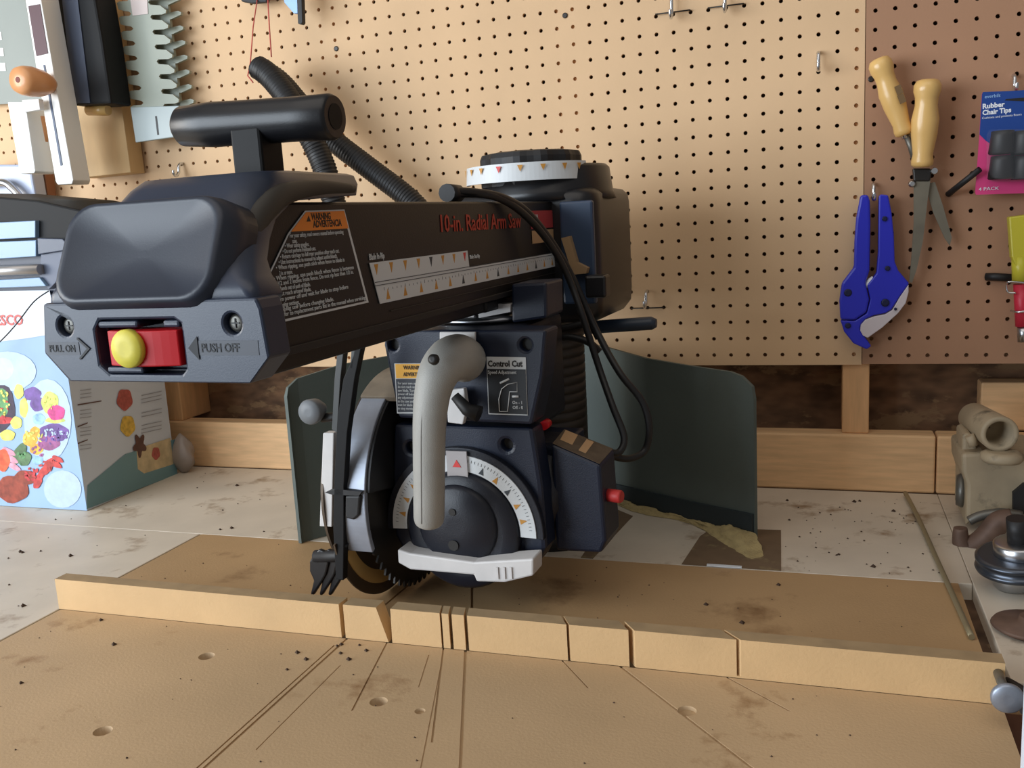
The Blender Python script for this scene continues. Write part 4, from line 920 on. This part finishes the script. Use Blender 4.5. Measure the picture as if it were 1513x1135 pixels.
scat(16, 20, 190, 60, 100, 8, 16, 5, 14); scat(10, 20, 260, 90, 90, 8, 18, 4, 14); scat(14, 250, 760, 60, 50, 10, 24, 4, 15); scat(10, 330, 560, 70, 50, 8, 18, 11, 15); scat(8, 170, 620, 50, 70, 10, 20, 3, 15); scat(9, 400, 700, 80, 60, 10, 22, 16, 15)
pr_.build('fruit_picture', mats_, bx)
MB().prism([BF(-60, 431, .3), BF(73, 429, .3), BF(88, 492, .3), BF(40, 500, .3), BF(-60, 512, .3)], (0, -.0002, 0)).build('white_band', mat('pale print band', (214, 220, 230), .4), bx)
# side print (faces +x)
XF = BX1+.0008
def BS(px, py, k=0): return W('x', XF+k*.0003, px, py)-O_
sd_ = MB(); sm_ = [teal, mat('print strawberry', (170, 84, 76), .5, var=.25, vscale=150), mat('print banana', (206, 170, 70), .5, var=.25, vscale=150), mat('print tan cloth', (196, 178, 140), .5, var=.2, vscale=60), mat('print brown', (84, 54, 48), .5, var=.2, vscale=100), mat('print grey line', (150, 154, 162), .5), mat('print mist', (176, 190, 204), .5)]
def sq(pts, mi, k): sd_.cur = mi; sd_.prism([BS(*c8(*p), k) for p in pts], (.0002, 0, 0))
def sb(cx, cy, rx, ry, mi, k, wob=.06): sd_.cur = mi; sd_.prism([BS(*c8(cx+rx*(1+wob*math.sin(5*t))*math.cos(t), cy+ry*(1+wob*math.sin(5*t))*math.sin(t)), k) for t in [2*math.pi*i/30 for i in range(30)]], (.0002, 0, 0))
sq([(700, 850), (1000, 600), (1400, 480), (1415, 760), (690, 1040)], 0, 0)
sb(995, 165, 62, 85, 1, 1); sb(1020, 375, 58, 82, 2, 1); sq([(1090, 560), (1360, 470), (1385, 680), (1150, 755), (1100, 720)], 3, 1); sb(1115, 530, 45, 80, 4, 2, .3); sb(1245, 595, 32, 50, 1, 3)
for y in (70, 100, 130, 230, 260, 290, 370, 400, 430, 510, 540): sq([(640, y+20), (640+90+(y*7) % 70, y+8), (640+90+(y*7) % 70, y+13), (640, y+26)], 5, 1)
for y in (180, 355, 490): sq([(620, y+22), (620+(190 if y == 180 else 80), y-8), (620+(190 if y == 180 else 80), y), (620, y+32)], 4, 1)
for y in (100, 130, 160, 240, 270, 340, 370, 400): sq([(1130, y+30), (1290, y-5), (1290, y), (1130, y+36)], 5, 1)
sd_.build('side_print', sm_, bx)
c = BF(-16, 478, 8); text('NESCO', W('y', YF-.001, -19, 481)-O_, 'b', .0235, mat('box red lettering', (206, 96, 90), .5), bx, 'box_lettering', bold=.0006)
# appliance
apx = empty('countertop_appliance', (-.55, -.2, BH)); tag(apx, 'black and silver appliance with roller standing on the blue box', 'appliance'); O_ = Vector(apx.location)
def AP(y, px, py): return W('y', y, px, py)-O_
YA = -.285
zb = BH+.001
MB().prism([AP(YA, *q) for q in [(-70, 285), (55, 296), (134, 314), (118, 330), (110, 345), (95, 372), (-70, 372)]], (0, .17, 0)).build('lid', deepk, apx, bevel=.003)
bt = AP(YA, 60, 430); 
MB().box(-.17, AP(YA-.0, 88, 400).x, YA+.01-O_.y, YA+.15-O_.y, .001, AP(YA, 60, 372).z+.002).build('body', mat('slate body', (70, 78, 96), .4), apx, bevel=.002)
MB().prism([AP(YA-.008, *q) for q in [(-70, 332), (52, 326), (52, 351), (-70, 357)]], (0, .02, 0)).build('upper_strip', glossb, apx, bevel=.001)
MB().prism([AP(YA-.010, *q) for q in [(-70, 360), (53, 355), (53, 379), (-70, 387)]], (0, .02, 0)).build('lower_strip', glossb, apx, bevel=.001)
MB().tube([AP(YA-.012, -70, 403), AP(YA-.012, 60, 398)], .0082, 20).build('roller', mat('satin roller', (186, 182, 180), .35, metal=.7), apx)
MB().prism([AP(YA-.012, *q) for q in [(55, 352), (92, 353), (102, 364), (95, 370), (56, 376)]], (0, .03, 0)).build('end_shelf', mat('slate body', (70, 78, 96), .4), apx, bevel=.001)
MB().prism([AP(YA-.006, *q) for q in [(60, 376), (94, 370), (92, 398), (82, 418), (72, 428), (58, 412)]], (0, .03, 0)).build('end_bracket', mat('slate bracket', (84, 92, 112), .45), apx, bevel=.001)
MB().prism([AP(YA-.012, *q) for q in [(-70, 418), (58, 410), (68, 423), (-70, 428)]], (0, .02, 0)).build('base_strip', glossb, apx, bevel=.001)
# thin dark cord over the box
o = MB().tube(smoothpath([W('y', -.288, 72, 430), W('y', -.30, 50, 446), W('y', -.31, 25, 478), W('y', -.31, 0, 505), W('y', -.31, -30, 530)], 5), .0011, 6).build('thin_cord', rubber); tag(o, 'thin dark cord drooping in front of the blue box', 'cord')
# crumpled bag behind box
mb = MB(); mb.smooth = True; rg = []
c = W('y', -.045, 268, 660)
for i in range(9):
    t = i/8; r = .026*math.sin(math.pi*(.08+.9*t))
    rg.append([(c.x+(r*(1+.25*math.sin(3*a+i)))*math.cos(a), c.y+.7*r*math.sin(a), .001+t*.075) for a in [2*math.pi*k/14 for k in range(14)]])
mb.loft(rg, True, True, True); o = mb.build('crumpled_bag', mat('cloudy plastic', (150, 138, 130), .35)); tag(o, 'small crumpled cloudy plastic bag behind the blue box corner', 'bag')

# ================================================================== vise and pulleys at right
vi = empty('bench_vise', (1.02, -.12, 0)); tag(vi, 'old grey-green cast iron machine vise body with round tube on top', 'vise'); O_ = Vector(vi.location)
def c9(x, y): return 1390+x/5.976, 570+y/5.976
def VP(y, x, y_): return W('y', y, *c9(x, y_))-O_
body = [(185, 600), (380, 590), (520, 640), (900, 600), (900, 1250), (640, 1250), (600, 1180), (300, 1170), (220, 1250), (228, 880), (190, 760)]
MB().prism([VP(-.17, *q) for q in body], (0, .11, 0)).build('vise_body', visem, vi, bevel=.005)
MB().prism([VP(-.15, *q) for q in [(190, 430), (270, 420), (310, 520), (330, 600), (190, 620)]], (0, .06, 0)).build('side_lug', visem, vi, bevel=.004)
t0, t1 = VP(-.19, 525, 430), VP(-.06, 270, 265)
ax_ = (t1-t0)
mb = MB(); L_ = ax_.length
mb.lathe(t0, ax_, [(.0, .0165), (0, .021), (.003, .0225), (L_*.9, .020), (L_, .014)], 28, caps=False); mb.lathe(t0, ax_, [(.0, .0165), (.045, .0155)], 28, caps=False); mb.lathe(t0, ax_, [(.045, .0155), (.046, .001)], 28, caps=False)
mb.build('tube_socket', visem, vi)
c = VP(-.19, 540, 625); MB().lathe(c-Vector((0, 0, .006)), (0, 0, 1), [(0, .022), (.004, .025), (.010, .024), (.013, .018)], 26).build('flange', visem, vi)
MB().tube([VP(-.165, 250, 440), VP(-.165, 275, 490), VP(-.165, 290, 530)], .006, 10).build('ridge', visem, vi)
MB().lathe(VP(-.13, 172, 920)-Vector((.005, 0, 0)), (1, -.15, 0), [(0, .020), (.006, .023), (.010, .0225), (.011, .012), (.014, .012)], 28).build('side_wheel', oldst, vi)
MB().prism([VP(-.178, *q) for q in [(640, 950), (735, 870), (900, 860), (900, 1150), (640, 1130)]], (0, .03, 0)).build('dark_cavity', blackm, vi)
MB().tube(smoothpath([W('y', -.20, *q)-O_ for q in [(1432, 770), (1450, 762), (1480, 758), (1510, 762)]], 4), .006, 10).build('jaw_ring', oldst, vi)
# hooked rusty jaw in front
mb = MB(); pth = smoothpath([W('y', -.215, *q) for q in [(1419, 780), (1420, 800), (1428, 810), (1446, 803), (1462, 788), (1476, 772), (1495, 768)]], 5)
mb.tube(pth, [.008+.006*min(1, i/12) for i in range(len(pth))], 16); o = mb.build('iron_hook', rust); tag(o, 'rusty brown iron hook lying in front of the vise', 'hook')
# pulley
pu = empty('step_pulley', W('z', 0, 1500, 880)); tag(pu, 'dark steel pulley with bright hub standing on the worktop at right', 'pulley')
c = W('z', .0, 1497, 870); pu.location = c
tilt = (-.10, -.10, 1)
MB().lathe((0, 0, .003), tilt, [(0, .018), (.003, .020), (.026, .020)], 30).build('lower_hub', steel, pu)
MB().lathe((.004, 0, .0260), tilt, [(-.003, .034), (-.001, .0425), (.002, .0435), (.004, .042), (.0075, .037), (.011, .0425), (.014, .0425), (.016, .038)], 44).build('grooved_wheel', mat('blued steel', (84, 90, 100), .3, metal=.8), pu)
MB().lathe((.004, 0, .0415), tilt, [(0, .0245), (.002, .025), (.013, .025), (.0145, .022), (.0146, .012)], 32).build('upper_hub', steel, pu)
MB().lathe((.003, -.001, .055), tilt, [(0, .011), (.028, .011)], 18).build('shaft', blackm, pu)
c = W('z', .012, 1523, 915); o = MB().lathe(c-Vector((0, 0, .0115)), (0, 0, 1), [(0, .03), (.004, .036), (.007, .034), (.009, .012), (.015, .010)], 32).build('rusty_disc', rust); tag(o, 'rusty brown iron disc lying at the right edge of the worktop', 'disc')
